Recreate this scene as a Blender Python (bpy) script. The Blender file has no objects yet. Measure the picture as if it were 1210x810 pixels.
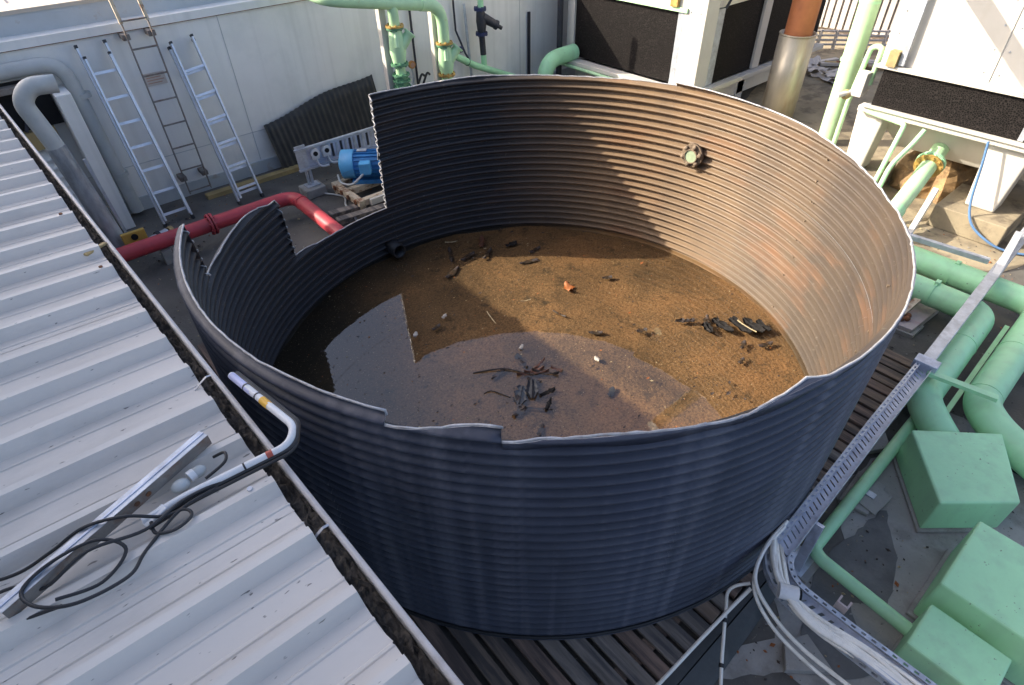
import bpy, math, random
from mathutils import Vector, Matrix
R = math.radians
scene = bpy.context.scene
COL = scene.collection
# ------------------------------------------------------------------ camera, sky, sun, exposure
cam_d = bpy.data.cameras.new('camera'); cam = bpy.data.objects.new('camera', cam_d); COL.objects.link(cam)
YAW, PITCH, ROLL = R(50.5), R(40.698), R(1.669)
fw = Vector((math.cos(YAW)*math.cos(PITCH), math.sin(YAW)*math.cos(PITCH), -math.sin(PITCH)))
rt0 = Vector((math.sin(YAW), -math.cos(YAW), 0)); dn0 = -rt0.cross(fw)
rt = rt0*math.cos(ROLL)+dn0*math.sin(ROLL); dn = -rt0*math.sin(ROLL)+dn0*math.cos(ROLL)
cm = Matrix((rt, -dn, -fw)).transposed().to_4x4(); cm.translation = Vector((0, 0, 3.494)); cam.matrix_world = cm
cam_d.sensor_fit = 'HORIZONTAL'; cam_d.sensor_width = 36; cam_d.lens = 697.03/1210*36
cam_d.shift_x = 5/1210; cam_d.shift_y = -5/1210; cam_d.clip_start = .05; cam_d.clip_end = 500
scene.camera = cam
SUN_AZ, SUN_EL = R(135.5), R(30.5)
w = bpy.data.worlds.new('World'); scene.world = w; w.use_nodes = True
nt = w.node_tree; bg = nt.nodes['Background']; sky = nt.nodes.new('ShaderNodeTexSky')
sky.sky_type = 'NISHITA'; sky.sun_disc = False; sky.sun_elevation = SUN_EL; sky.sun_rotation = R(90)-SUN_AZ
sky.air_density = .62; sky.dust_density = 3.6; sky.ozone_density = .4
nt.links.new(sky.outputs[0], bg.inputs[0]); bg.inputs[1].default_value = .15
sl = bpy.data.lights.new('sun', 'SUN'); sl.energy = 3.5; sl.angle = R(.53); sl.color = (1, .9, .74)
so = bpy.data.objects.new('sun', sl); COL.objects.link(so)
sv = Vector((math.cos(SUN_AZ)*math.cos(SUN_EL), math.sin(SUN_AZ)*math.cos(SUN_EL), math.sin(SUN_EL)))
so.rotation_euler = sv.to_track_quat('Z', 'Y').to_euler(); so.location = (0, 0, 20)
scene.view_settings.view_transform = 'Standard'; scene.view_settings.look = 'None'
scene.view_settings.exposure = 1.45; scene.view_settings.gamma = 1; scene.view_settings.use_curve_mapping = False
scene.render.engine = 'CYCLES'
rnd = random.Random(7)

# ------------------------------------------------------------------ materials
MATS = {}
def mat(name, col, rough=.6, metal=0, var=.25, vscale=3.0, col2=None, mix=0, mscale=2.0, mlo=.5, mhi=.65,
        bump=0, bscale=30, speck=None, sscale=60, sth=.72, streak=None, stamt=.5, spec=.5, stretch=(1, 1, 1)):
    """paint with a tonal variation, optional second tone in patches, specks, vertical streaks, fine relief"""
    m = bpy.data.materials.new(name); m.use_nodes = True; t = m.node_tree; N = t.nodes; L = t.links
    b = N['Principled BSDF']; b.inputs['Roughness'].default_value = rough; b.inputs['Metallic'].default_value = metal
    b.inputs['Specular IOR Level'].default_value = spec
    tc = N.new('ShaderNodeNewGeometry'); pos = tc.outputs['Position']
    mp = N.new('ShaderNodeMapping'); mp.inputs['Scale'].default_value = stretch; L.new(pos, mp.inputs[0]); pos = mp.outputs[0]
    def noise(s, d=5, r=.6):
        n = N.new('ShaderNodeTexNoise'); n.inputs['Scale'].default_value = s; n.inputs['Detail'].default_value = d
        n.inputs['Roughness'].default_value = r; L.new(pos, n.inputs['Vector']); return n.outputs['Fac']
    def ramp(f, lo, hi):
        r = N.new('ShaderNodeMapRange'); r.inputs[1].default_value = lo; r.inputs[2].default_value = hi; L.new(f, r.inputs[0]); return r.outputs[0]
    def mixc(f, a, bcol, k=1.0, mode='MIX'):
        x = N.new('ShaderNodeMix'); x.data_type = 'RGBA'; x.blend_type = mode
        if k != 1.0:
            mu = N.new('ShaderNodeMath'); mu.operation = 'MULTIPLY'; mu.inputs[1].default_value = k; L.new(f, mu.inputs[0]); f = mu.outputs[0]
        L.new(f, x.inputs[0])
        for i, c in ((6, a), (7, bcol)):
            if isinstance(c, (tuple, list)): x.inputs[i].default_value = (*c, 1)
            else: L.new(c, x.inputs[i])
        return x.outputs[2]
    lo = tuple(c*(1-var) for c in col); hi = tuple(min(1, c*(1+var)) for c in col)
    c = mixc(ramp(noise(vscale, 6), .3, .7), lo, hi)
    if col2: c = mixc(ramp(noise(mscale, 8, .65), mlo, mhi), c, col2, mix)
    if streak:
        mp2 = N.new('ShaderNodeMapping'); mp2.inputs['Scale'].default_value = (9, 9, .25); L.new(tc.outputs['Position'], mp2.inputs[0])
        n = N.new('ShaderNodeTexNoise'); n.inputs['Scale'].default_value = 1.0; n.inputs['Detail'].default_value = 4; L.new(mp2.outputs[0], n.inputs['Vector'])
        c = mixc(ramp(n.outputs['Fac'], .5, .72), c, streak, stamt)
    if speck: c = mixc(ramp(noise(sscale, 2, .5), sth, sth+.04), c, speck, .8)
    L.new(c, b.inputs['Base Color'])
    rr = N.new('ShaderNodeMapRange'); rr.inputs[3].default_value = max(0.05, rough-.1); rr.inputs[4].default_value = min(1, rough+.12)
    L.new(noise(vscale*2.3), rr.inputs[0]); L.new(rr.outputs[0], b.inputs['Roughness'])
    if bump:
        bp = N.new('ShaderNodeBump'); bp.inputs['Strength'].default_value = bump; bp.inputs['Distance'].default_value = .01
        L.new(noise(bscale, 4), bp.inputs['Height']); L.new(bp.outputs[0], b.inputs['Normal'])
    MATS[name] = m; return m
mat('roof_white', (.66, .61, .55), .45, 0, .07, 3, (.42, .39, .35), .55, 4, .52, .75, .12, 40, (.1, .085, .07), 60, .71, stretch=(.35, 1, 1))
mat('gutter', (.5, .49, .47), .5, 0, .12, 6, (.25, .2, .16), .7, 12, .55, .7, .2, 60)
mat('bead', (.5, .47, .46), .45, 0, .15, 9, (.36, .32, .29), .5, 12, .5, .65)
mat('litter', (.06, .053, .047), .95, 0, .6, 40, (.1, .085, .065), .6, 30, .54, .64, .9, 60)
mat('wall_paint', (.78, .775, .74), .6, 0, .05, 1.2, (.57, .59, .57), .5, 1.6, .5, .75, .06, 12, streak=(.5, .5, .46), stamt=.3)
mat('wall_trim', (.44, .47, .48), .6, 0, .1, 3, (.3, .2, .12), .45, 6, .6, .68, .1, 20)
mat('lit_cap', (.5, .44, .36), .6, 0, .1, 3)
mat('roof_pink', (.42, .36, .33), .6, 0, .1, 3)
mat('tank_out', (.042, .047, .07), .45, 0, .25, 2.5, (.075, .08, .1), .5, 3, .5, .7, .1, 50, (.25, .25, .28), 45, .78, streak=(.2, .2, .23), stamt=.45, spec=.45)
mat('edge_cut', (.4, .4, .41), .45, .3, .25, 15, (.25, .22, .2), .6, 20, .5, .65, .2, 80)
mat('asphalt', (.12, .112, .1), .85, 0, .25, 1.5, (.06, .057, .052), .8, .9, .48, .6, .35, 45, (.2, .18, .15), 55, .7)
mat('concrete', (.32, .31, .29), .85, 0, .2, 3, (.17, .16, .145), .75, 3, .5, .65, .3, 50, (.08, .07, .06), 60, .7)
mat('patch_dark', (.12, .12, .118), .8, 0, .25, 4, (.17, .165, .16), .5, 5, .52, .62, .3, 60)
mat('sandy', (.3, .25, .17), .9, 0, .25, 2, (.1, .08, .06), .7, 2.5, .5, .62, .3, 50)
mat('timber', (.21, .15, .11), .85, 0, .35, 8, (.055, .05, .05), .8, 5, .45, .6, .5, 40, stretch=(3, .25, 3))
mat('timber_red', (.24, .16, .12), .85, 0, .35, 8, (.07, .055, .05), .8, 5, .45, .6, .5, 40, stretch=(3, .25, 3))
mat('timber_grey', (.22, .185, .155), .85, 0, .35, 8, (.05, .05, .055), .8, 5, .45, .6, .5, 40, stretch=(3, .25, 3))
mat('rubber', (.018, .018, .02), .5, 0, .3, 8, (.06, .06, .06), .4, 12, .55, .7, .1, 50)
mat('grey_membrane', (.06, .065, .066), .7, 0, .2, 6, (.1, .1, .1), .5, 7, .5, .65, .2, 50)
mat('green', (.38, .72, .42), .45, 0, .1, 3, (.33, .57, .36), .5, 4, .52, .7, .05, 30, (.12, .16, .1), 30, .74, streak=(.3, .45, .28), stamt=.3)
mat('green_box', (.4, .75, .44), .55, 0, .1, 2, (.3, .5, .32), .6, 4, .5, .72, .5, 5, (.16, .2, .12), 45, .71, streak=(.3, .5, .33), stamt=.35)
mat('green_dk', (.1, .25, .14), .5, 0, .2, 6, (.2, .15, .06), .4, 8, .6, .7, .1, 40)
mat('green_lt', (.44, .68, .4), .45, 0, .1, 4, (.4, .38, .14), .35, 9, .62, .7, .05, 30)
mat('red', (.42, .045, .06), .45, 0, .18, 4, (.26, .05, .05), .6, 5, .5, .68, .06, 30, (.3, .25, .2), 45, .75)
mat('blue', (.035, .2, .46), .4, 0, .15, 5, (.03, .1, .22), .6, 7, .5, .65, .1, 40)
mat('blue_lt', (.09, .36, .66), .45, 0, .1, 5)
mat('cream_rust', (.55, .46, .33), .6, 0, .2, 10, (.2, .08, .03), .85, 9, .5, .58, .2, 40)
mat('rust', (.22, .085, .035), .85, 0, .35, 12, (.07, .035, .02), .8, 14, .48, .58, .5, 60)
mat('rusty_steel', (.22, .2, .18), .65, .2, .3, 9, (.18, .09, .05), .7, 12, .5, .62, .2, 60)
mat('brass', (.5, .33, .1), .5, .3, .25, 14, (.25, .12, .04), .7, 16, .5, .62, .2, 60)
mat('aluminium', (.62, .65, .7), .38, .55, .1, 8, (.45, .46, .48), .5, 12, .5, .7)
mat('galv', (.5, .53, .58), .42, .45, .2, 14, (.34, .35, .38), .6, 10, .48, .62, .08, 60)
mat('galv_blue', (.52, .56, .66), .45, .35, .18, 12, (.3, .32, .4), .6, 9, .5, .65, .08, 60)
mat('galv_sleeve', (.5, .45, .36), .42, .5, .2, 5, (.35, .22, .12), .5, 4, .52, .7, .05, 30, stretch=(1, 1, .3))
mat('orange', (.42, .15, .06), .6, 0, .2, 3, (.3, .1, .05), .5, 4, .5, .7, .06, 30)
mat('pvc_grey', (.46, .48, .47), .5, 0, .1, 3, (.34, .35, .33), .5, 5, .5, .7)
mat('pvc_white', (.7, .7, .7), .42, 0, .08, 8, (.5, .48, .45), .5, 10, .55, .7)
mat('wrap', (.36, .38, .4), .35, .2, .35, 9, (.2, .21, .22), .7, 7, .45, .6, .5, 25, stretch=(1, 1, .35))
mat('white_cable', (.8, .77, .7), .5, 0, .1, 9, (.45, .42, .36), .5, 14, .55, .7)
mat('tower_white', (.55, .525, .475), .5, 0, .05, 2, (.46, .43, .37), .4, 3, .55, .75, streak=(.46, .42, .34), stamt=.3)
mat('dark_iron', (.03, .033, .045), .5, .2, .3, 8, (.07, .06, .06), .5, 9, .5, .65, .2, 50)
mat('black_sheet', (.03, .03, .028), .55, 0, .25, 6, (.07, .06, .05), .5, 6, .5, .7, .1, 40)
mat('void', (.008, .008, .009), .9, 0, .2, 8)
mat('yellow', (.5, .31, .06), .55, 0, .12, 6, (.35, .2, .06), .5, 12, .5, .65)
mat('ochre', (.36, .27, .12), .7, 0, .15, 6, (.22, .15, .08), .5, 8, .5, .65)
mat('valve_blue', (.02, .03, .09), .4)
mat('hose_blue', (.1, .2, .38), .4)
mat('copper', (.5, .25, .08), .4, .4, .15, 9)
mat('mud_iron', (.17, .125, .085), .8, 0, .3, 14, (.09, .06, .04), .6, 16, .5, .62, .3, 60)
mat('lens', (.3, .37, .25), .2, 0, .12, 20)  # pale green standing for outside light seen through the flange
mat('scrap_black', (.012, .011, .011), .8, 0, .4, 30, (.05, .042, .036), .5, 40, .56, .64, .4, 60, spec=.2)
mat('plaque', (.56, .5, .44), .6, 0, .06, 4)
mat('plaque_ink', (.5, .3, .22), .7)
mat('tape_yellow', (.75, .42, .05), .5)
mat('tape_red', (.4, .08, .05), .5)
mat('tape_lilac', (.5, .52, .75), .45)
mat('tarp', (.3, .19, .09), .8, 0, .3, 5, (.1, .065, .035), .8, 6, .48, .6, .4, 25)
mat('pink_block', (.42, .36, .35), .85, 0, .15, 5, (.4, .2, .18), .45, 6, .5, .65, .2, 50)
mat('leaf_brown', (.3, .1, .03), .7, 0, .3, 20)
mat('bark', (.035, .028, .026), .6, 0, .5, 30, (.1, .06, .045), .6, 35, .5, .62, .5, 60)
mat('bark_red', (.12, .05, .028), .5, 0, .4, 30, (.03, .02, .02), .6, 40, .5, .6, .5, 60)
mat('straw', (.36, .29, .17), .7, 0, .2, 30)
mat('slate', (.035, .038, .045), .5, 0, .3, 25, (.1, .1, .1), .4, 30, .55, .65)
mat('pale_chip', (.42, .38, .33), .6, 0, .15, 20)
mat('far_white', (.5, .47, .45), .6, 0, .08, 3)
mat('brick_wall', (.33, .3, .27), .8, 0, .1, 3)
mat('glass_dark', (.02, .025, .03), .1)
M = MATS

# tank liner: dark coated steel, dried mud on the lit side, shade painted dark opposite, rust bloom
def liner():
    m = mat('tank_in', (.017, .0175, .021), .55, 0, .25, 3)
    t = m.node_tree; N = t.nodes; L = t.links; b = N['Principled BSDF']
    base = b.inputs['Base Color'].links[0].from_socket
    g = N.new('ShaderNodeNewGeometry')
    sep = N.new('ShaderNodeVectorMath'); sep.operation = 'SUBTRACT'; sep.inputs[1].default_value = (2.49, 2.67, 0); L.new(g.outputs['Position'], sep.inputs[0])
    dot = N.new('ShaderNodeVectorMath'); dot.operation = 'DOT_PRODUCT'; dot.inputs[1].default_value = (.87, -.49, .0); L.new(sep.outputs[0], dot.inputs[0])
    def noise(s, d, sc=(1, 1, 1)):
        mp = N.new('ShaderNodeMapping'); mp.inputs['Scale'].default_value = sc; L.new(g.outputs['Position'], mp.inputs[0])
        n = N.new('ShaderNodeTexNoise'); n.inputs['Scale'].default_value = s; n.inputs['Detail'].default_value = d; L.new(mp.outputs[0], n.inputs['Vector']); return n.outputs['Fac']
    def rng(f, a, c, lo=0, hi=1):
        r = N.new('ShaderNodeMapRange'); r.inputs[1].default_value = a; r.inputs[2].default_value = c; r.inputs[3].default_value = lo; r.inputs[4].default_value = hi; L.new(f, r.inputs[0]); return r.outputs[0]
    def mth(op, a, c):
        x = N.new('ShaderNodeMath'); x.operation = op
        for i, v in enumerate((a, c)):
            if isinstance(v, (int, float)): x.inputs[i].default_value = v
            else: L.new(v, x.inputs[i])
        return x.outputs[0]
    def mixc(f, a, c):
        x = N.new('ShaderNodeMix'); x.data_type = 'RGBA'; L.new(f, x.inputs[0])
        for i, v in ((6, a), (7, c)):
            if isinstance(v, tuple): x.inputs[i].default_value = (*v, 1)
            else: L.new(v, x.inputs[i])
        return x.outputs[2]
    mud_shade = mth('MULTIPLY', mth('POWER', rng(dot.outputs['Value'], .0, 1.2, .02, .97), 1.3), rng(noise(2.2, 7, (1, 1, .6)), .25, .6, .55, 1))  # mud mask that also puts the shade of the far side into the colour
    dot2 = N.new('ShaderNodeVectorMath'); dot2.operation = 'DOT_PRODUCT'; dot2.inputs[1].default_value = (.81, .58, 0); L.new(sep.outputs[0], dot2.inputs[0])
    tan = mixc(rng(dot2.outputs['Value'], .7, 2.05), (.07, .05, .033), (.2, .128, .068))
    c = mixc(mud_shade, base, tan)
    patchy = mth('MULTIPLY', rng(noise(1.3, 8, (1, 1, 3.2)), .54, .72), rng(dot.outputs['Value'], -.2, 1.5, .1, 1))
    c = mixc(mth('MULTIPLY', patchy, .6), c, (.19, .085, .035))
    c = mixc(mth('MULTIPLY', rng(noise(38, 3), .68, .72), .25), c, (.3, .27, .22))
    c = mixc(mth('MULTIPLY', rng(noise(60, 3, (1, 1, .3)), .6, .7), .35), c, (.08, .06, .05))
    L.new(c, b.inputs['Base Color'])
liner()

def mud_material():
    m = bpy.data.materials.new('sediment'); m.use_nodes = True; t = m.node_tree; N = t.nodes; L = t.links; b = N['Principled BSDF']
    g = N.new('ShaderNodeNewGeometry')
    def noise(s, d, r=.6):
        n = N.new('ShaderNodeTexNoise'); n.inputs['Scale'].default_value = s; n.inputs['Detail'].default_value = d; n.inputs['Roughness'].default_value = r; L.new(g.outputs['Position'], n.inputs['Vector']); return n.outputs['Fac']
    def ramp(f, stops):
        r = N.new('ShaderNodeValToRGB'); e = r.color_ramp.elements
        while len(e) < len(stops): e.new(.5)
        for el, (p, c) in zip(e, stops): el.position = p; el.color = (*c, 1)
        L.new(f, r.inputs[0]); return r.outputs[0]
    def mix(f, a, c, mode='MIX', k=None):
        x = N.new('ShaderNodeMix'); x.data_type = 'RGBA'; x.blend_type = mode
        if k is None: L.new(f, x.inputs[0])
        else: x.inputs[0].default_value = k
        for i, v in ((6, a), (7, c)):
            if isinstance(v, tuple): x.inputs[i].default_value = (*v, 1)
            else: L.new(v, x.inputs[i])
        return x.outputs[2]
    def rng(f, a, c):
        r = N.new('ShaderNodeMapRange'); r.inputs[1].default_value = a; r.inputs[2].default_value = c; L.new(f, r.inputs[0]); return r.outputs[0]
    big = ramp(noise(.9, 6, .62), [(.3, (.08, .055, .034)), (.47, (.17, .112, .065)), (.6, (.25, .152, .083)), (.75, (.3, .172, .085))])
    grain = ramp(noise(55, 4, .7), [(.35, (.35, .33, .3)), (.52, (1, 1, 1)), (.7, (1.5, 1.45, 1.35))])
    c = mix(None, big, grain, 'MULTIPLY', .8)
    c = mix(rng(noise(5, 7, .7), .56, .68), c, (.045, .035, .025))
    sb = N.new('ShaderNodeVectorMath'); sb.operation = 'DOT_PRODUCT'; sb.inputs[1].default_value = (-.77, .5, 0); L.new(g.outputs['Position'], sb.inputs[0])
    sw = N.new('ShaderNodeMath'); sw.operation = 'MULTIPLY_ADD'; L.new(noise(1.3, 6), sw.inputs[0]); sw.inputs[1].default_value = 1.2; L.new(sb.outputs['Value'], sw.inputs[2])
    c = mix(rng(sw.outputs[0], .5, 1.7), c, (.022, .019, .015))  # darkens the left side: shade put into the silt colour
    c = mix(rng(noise(85, 2, .5), .68, .72), c, (.42, .34, .22))
    c = mix(rng(noise(70, 2, .4), .7, .73), c, (.03, .022, .016))
    L.new(c, b.inputs['Base Color']); b.inputs['Roughness'].default_value = .75
    bp = N.new('ShaderNodeBump'); bp.inputs['Strength'].default_value = .6; bp.inputs['Distance'].default_value = .02; L.new(noise(26, 6, .7), bp.inputs['Height']); L.new(bp.outputs[0], b.inputs['Normal'])
    MATS['sediment'] = m
mud_material()

def water_material():
    m = bpy.data.materials.new('shallow_water'); m.use_nodes = True; t = m.node_tree; N = t.nodes; L = t.links
    N.remove(N['Principled BSDF']); out = N['Material Output']
    tr = N.new('ShaderNodeBsdfTransparent'); tr.inputs[0].default_value = (.93, .86, .74, 1)
    gl = N.new('ShaderNodeBsdfGlossy'); gl.inputs['Roughness'].default_value = .015
    g = N.new('ShaderNodeNewGeometry'); n = N.new('ShaderNodeTexNoise'); n.inputs['Scale'].default_value = 6; n.inputs['Detail'].default_value = 3; L.new(g.outputs['Position'], n.inputs['Vector'])
    bp = N.new('ShaderNodeBump'); bp.inputs['Strength'].default_value = .05; bp.inputs['Distance'].default_value = .01; L.new(n.outputs['Fac'], bp.inputs['Height'])
    # two-sided Schlick reflectance: F0 + (1-F0)(1-|cos|)^5
    dt = N.new('ShaderNodeVectorMath'); dt.operation = 'DOT_PRODUCT'; L.new(g.outputs['Incoming'], dt.inputs[0]); L.new(bp.outputs[0], dt.inputs[1])
    def mth(op, a, c):
        x = N.new('ShaderNodeMath'); x.operation = op
        for i, v in enumerate((a, c)):
            if v is None: continue
            if isinstance(v, (int, float)): x.inputs[i].default_value = v
            else: L.new(v, x.inputs[i])
        return x.outputs[0]
    k = mth('POWER', mth('SUBTRACT', 1.0, mth('ABSOLUTE', dt.outputs['Value'], None)), 5.0)
    fac = mth('ADD', mth('MULTIPLY', k, .9), .1)
    mx = N.new('ShaderNodeMixShader'); L.new(fac, mx.inputs[0]); L.new(tr.outputs[0], mx.inputs[1]); L.new(gl.outputs[0], mx.inputs[2]); L.new(mx.outputs[0], out.inputs[0])
    L.new(bp.outputs[0], gl.inputs['Normal'])
    MATS['water'] = m
water_material()

def fill_material():
    m = bpy.data.materials.new('black_fill'); m.use_nodes = True; t = m.node_tree; N = t.nodes; L = t.links; b = N['Principled BSDF']
    g = N.new('ShaderNodeNewGeometry'); mp = N.new('ShaderNodeMapping'); mp.inputs['Scale'].default_value = (46, 46, 50); mp.inputs['Rotation'].default_value = (R(20), R(20), 0); L.new(g.outputs['Position'], mp.inputs[0])
    v = N.new('ShaderNodeTexVoronoi'); v.feature = 'DISTANCE_TO_EDGE'; v.inputs['Scale'].default_value = 1; L.new(mp.outputs[0], v.inputs['Vector'])
    r = N.new('ShaderNodeValToRGB'); r.color_ramp.elements[0].position = .03; r.color_ramp.elements[0].color = (.026, .022, .021, 1); r.color_ramp.elements[1].position = .12; r.color_ramp.elements[1].color = (.0035, .003, .003, 1)
    L.new(v.outputs['Distance'], r.inputs[0]); L.new(r.outputs[0], b.inputs['Base Color']); b.inputs['Roughness'].default_value = .6; b.inputs['Specular IOR Level'].default_value = .12
    bp = N.new('ShaderNodeBump'); bp.inputs['Strength'].default_value = .8; bp.invert = True; L.new(v.outputs['Distance'], bp.inputs['Height']); L.new(bp.outputs[0], b.inputs['Normal'])
    MATS['black_fill'] = m
fill_material()

# ------------------------------------------------------------------ mesh helpers
def V(*a): return Vector(a)
class MB:
    def __init__(s): s.v = []; s.f = []; s.sm = []; s.mi = []
    def add(s, vs, fs, smooth=False, mi=0):
        o = len(s.v); s.v += [tuple(p) for p in vs]
        for f in fs: s.f.append(tuple(i+o for i in f)); s.sm.append(smooth); s.mi.append(mi)
        return s
    def box(s, x0, x1, y0, y1, z0, z1, mi=0):
        vs = [(x, y, z) for z in (z0, z1) for y in (y0, y1) for x in (x0, x1)]
        return s.add(vs, [(0, 2, 3, 1), (4, 5, 7, 6), (0, 1, 5, 4), (1, 3, 7, 5), (3, 2, 6, 7), (2, 0, 4, 6)], mi=mi)
    def obox(s, a, b, wv, h, up=(0, 0, 1), mi=0):
        """a bar from a to b, w wide, h high"""
        a = Vector(a); b = Vector(b); d = (b-a).normalized(); sd = d.cross(Vector(up))
        if sd.length < 1e-4: sd = d.cross(Vector((1, 0, 0)))
        sd.normalize(); u = sd.cross(d).normalized()
        vs = []
        for p in (a, b):
            for i, j in ((-1, -1), (1, -1), (1, 1), (-1, 1)): vs.append(p+sd*(i*wv/2)+u*(j*h/2))
        return s.add(vs, [(0, 1, 2, 3), (7, 6, 5, 4), (0, 4, 5, 1), (1, 5, 6, 2), (2, 6, 7, 3), (3, 7, 4, 0)], mi=mi)
    def prism(s, poly, z0, z1, mi=0):
        n = len(poly); vs = [(x, y, z0) for x, y in poly]+[(x, y, z1) for x, y in poly]
        fs = [tuple(range(n-1, -1, -1)), tuple(range(n, 2*n))]+[(i, (i+1) % n, n+(i+1) % n, n+i) for i in range(n)]
        return s.add(vs, fs, mi=mi)
    def tube(s, path, r, seg=12, cap=True, mi=0, closed=False):
        path = [Vector(p) for p in path]; n = len(path); vs = []; fs = []
        rs = r if isinstance(r, (list, tuple)) else [r]*n
        tn = []
        for i in range(n):
            a = path[i-1] if (i > 0 or closed) else path[i]; b = path[(i+1) % n] if (i < n-1 or closed) else path[i]
            t = (b-a); tn.append(t.normalized() if t.length > 1e-9 else (tn[-1] if tn else V(0, 0, 1)))
        ref = V(0, 0, 1) if abs(tn[0].z) < .9 else V(1, 0, 0)
        u = tn[0].cross(ref).normalized()
        for i in range(n):
            u = (u-tn[i]*u.dot(tn[i])); u = u.normalized() if u.length > 1e-6 else tn[i].orthogonal().normalized()
            v2 = tn[i].cross(u)
            for k in range(seg):
                an = 2*math.pi*k/seg; vs.append(path[i]+(u*math.cos(an)+v2*math.sin(an))*rs[i])
        for i in range(n if closed else n-1):
            for k in range(seg):
                k2 = (k+1) % seg; j = (i+1) % n; fs.append((i*seg+k, i*seg+k2, j*seg+k2, j*seg+k))
        s.add(vs, fs, True, mi)
        if cap and not closed:
            s.add(vs[:seg], [tuple(range(seg-1, -1, -1))], False, mi); s.add(vs[-seg:], [tuple(range(seg))], False, mi)
        return s
    def pipe(s, path, ro, ri, seg=20, mi=0):
        """an open ended pipe with a visible bore"""
        s.tube(path, ro, seg, False, mi); o = len(s.f); s.tube(path, ri, seg, False, mi)
        for k in range(o, len(s.f)): s.f[k] = s.f[k][::-1]
        n = len(path)*seg; base = len(s.v)-2*n
        for off, flip in ((0, 0), (n-seg, 1)):
            for k in range(seg):
                k2 = (k+1) % seg; f = (base+off+k, base+n+off+k, base+n+off+k2, base+off+k2)
                s.f.append(f[::-1] if flip else f); s.sm.append(False); s.mi.append(mi)
        return s
    def disc(s, c, axis, r, t, seg=20, mi=0):
        a = Vector(axis).normalized()*t/2; c = Vector(c); return s.tube([c-a, c+a], r, seg, True, mi)
    def ball(s, c, r, seg=14, sc=(1, 1, 1), mi=0):
        vs = []; fs = []; n = seg//2
        for i in range(n+1):
            ph = math.pi*i/n
            for k in range(seg):
                an = 2*math.pi*k/seg; vs.append((c[0]+r*sc[0]*math.sin(ph)*math.cos(an), c[1]+r*sc[1]*math.sin(ph)*math.sin(an), c[2]+r*sc[2]*math.cos(ph)))
        for i in range(n):
            for k in range(seg): fs.append((i*seg+k, (i+1)*seg+k, (i+1)*seg+(k+1) % seg, i*seg+(k+1) % seg))
        return s.add(vs, fs, True, mi)
    def build(s, name, mats, parent=None, bevel=0):
        o0 = Vector(parent['_o']) if parent is not None and '_o' in parent else V(0, 0, 0)
        me = bpy.data.meshes.new(name); me.from_pydata([tuple(Vector(p)-o0) for p in s.v], [], s.f); me.validate(verbose=False) if False else None
        if not isinstance(mats, (list, tuple)): mats = [mats]
        for m in mats: me.materials.append(M[m])
        me.polygons.foreach_set('use_smooth', s.sm); me.polygons.foreach_set('material_index', s.mi); me.update()
        o = bpy.data.objects.new(name, me); COL.objects.link(o)
        if parent is not None:
            o.parent = parent
            o['_o'] = tuple(o0)
        if bevel:
            b = o.modifiers.new('bevel', 'BEVEL'); b.width = bevel; b.segments = 2; b.limit_method = 'ANGLE'; b.angle_limit = R(40)
        return o
def tag(o, label=None, cat=None, group=None, kind=None):
    if label: o['label'] = label
    if cat: o['category'] = cat
    if group: o['group'] = group
    if kind: o['kind'] = kind
    return o
def thing(name, label, cat, loc=(0, 0, 0), group=None):
    o = bpy.data.objects.new(name, None); o.empty_display_size = .1; COL.objects.link(o); o.location = loc; o['_o'] = tuple(loc)
    return tag(o, label, cat, group)
def fillet(pts, rad, n=7):
    pts = [Vector(p) for p in pts]; out = [pts[0]]
    for i in range(1, len(pts)-1):
        a, b, c = pts[i-1], pts[i], pts[i+1]; d1 = (a-b); d2 = (c-b); l = min(rad, d1.length*.48, d2.length*.48)
        p, q = b+d1.normalized()*l, b+d2.normalized()*l
        for k in range(n+1):
            t = k/n; out.append(p*(1-t)**2+b*2*t*(1-t)+q*t*t)
    out.append(pts[-1]); return out
def spline(pts, n=8):
    pts = [Vector(p) for p in pts]; out = []; P = [pts[0]]+pts+[pts[-1]]
    for i in range(1, len(P)-2):
        a, b, c, d = P[i-1:i+3]
        for k in range(n):
            t = k/n; out.append(.5*((2*b)+(c-a)*t+(2*a-5*b+4*c-d)*t*t+(3*b-a-3*c+d)*t**3))
    out.append(pts[-1]); return out
def flange(mb, c, axis, r, t=.03, bolts=8, mi=0):
    mb.disc(c, axis, r, t, 20, mi); a = Vector(axis).normalized(); u = a.orthogonal().normalized(); v2 = a.cross(u)
    for k in range(bolts):
        an = 2*math.pi*(k+.5)/bolts; p = Vector(c)+(u*math.cos(an)+v2*math.sin(an))*r*.82
        mb.disc(p, axis, r*.11, t+.03, 6, mi)
GZ = -.1
# ------------------------------------------------------------------ ground
g = MB()
g.add([(-120, -120, GZ), (160, -120, GZ), (160, 160, GZ), (-120, 160, GZ)], [(0, 1, 2, 3)])
tag(g.build('ground', 'asphalt'), kind='structure')
def patch(name, poly, m, z):
    pr = random.Random(len(poly)*7+3); q = []
    for (x0, y0), (x1, y1) in zip(poly, poly[1:]+poly[:1]):
        L_ = math.hypot(x1-x0, y1-y0); k = max(1, int(L_/.06)) if L_ < 2 else max(1, int(L_/.25))
        for i in range(k):
            t = i/k; j = .012 if i else .02; q.append((x0+(x1-x0)*t+pr.uniform(-j, j), y0+(y1-y0)*t+pr.uniform(-j, j)))
    poly = q
    o = MB(); o.add([(x, y, z) for x, y in poly], [tuple(range(len(poly)))]); return tag(o.build(name, m), kind='structure')
patch('concrete_apron', [(1.55, .30), (1.95, .02), (2.0, -.95), (4.6, -1.3), (4.7, .2), (3.75, .36), (3.3, .42), (3.0, .2), (2.82, .12), (2.7, .36), (2.35, .4), (2.2, .2), (2.05, .16), (1.9, .25)], 'concrete', GZ+.004)
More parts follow.
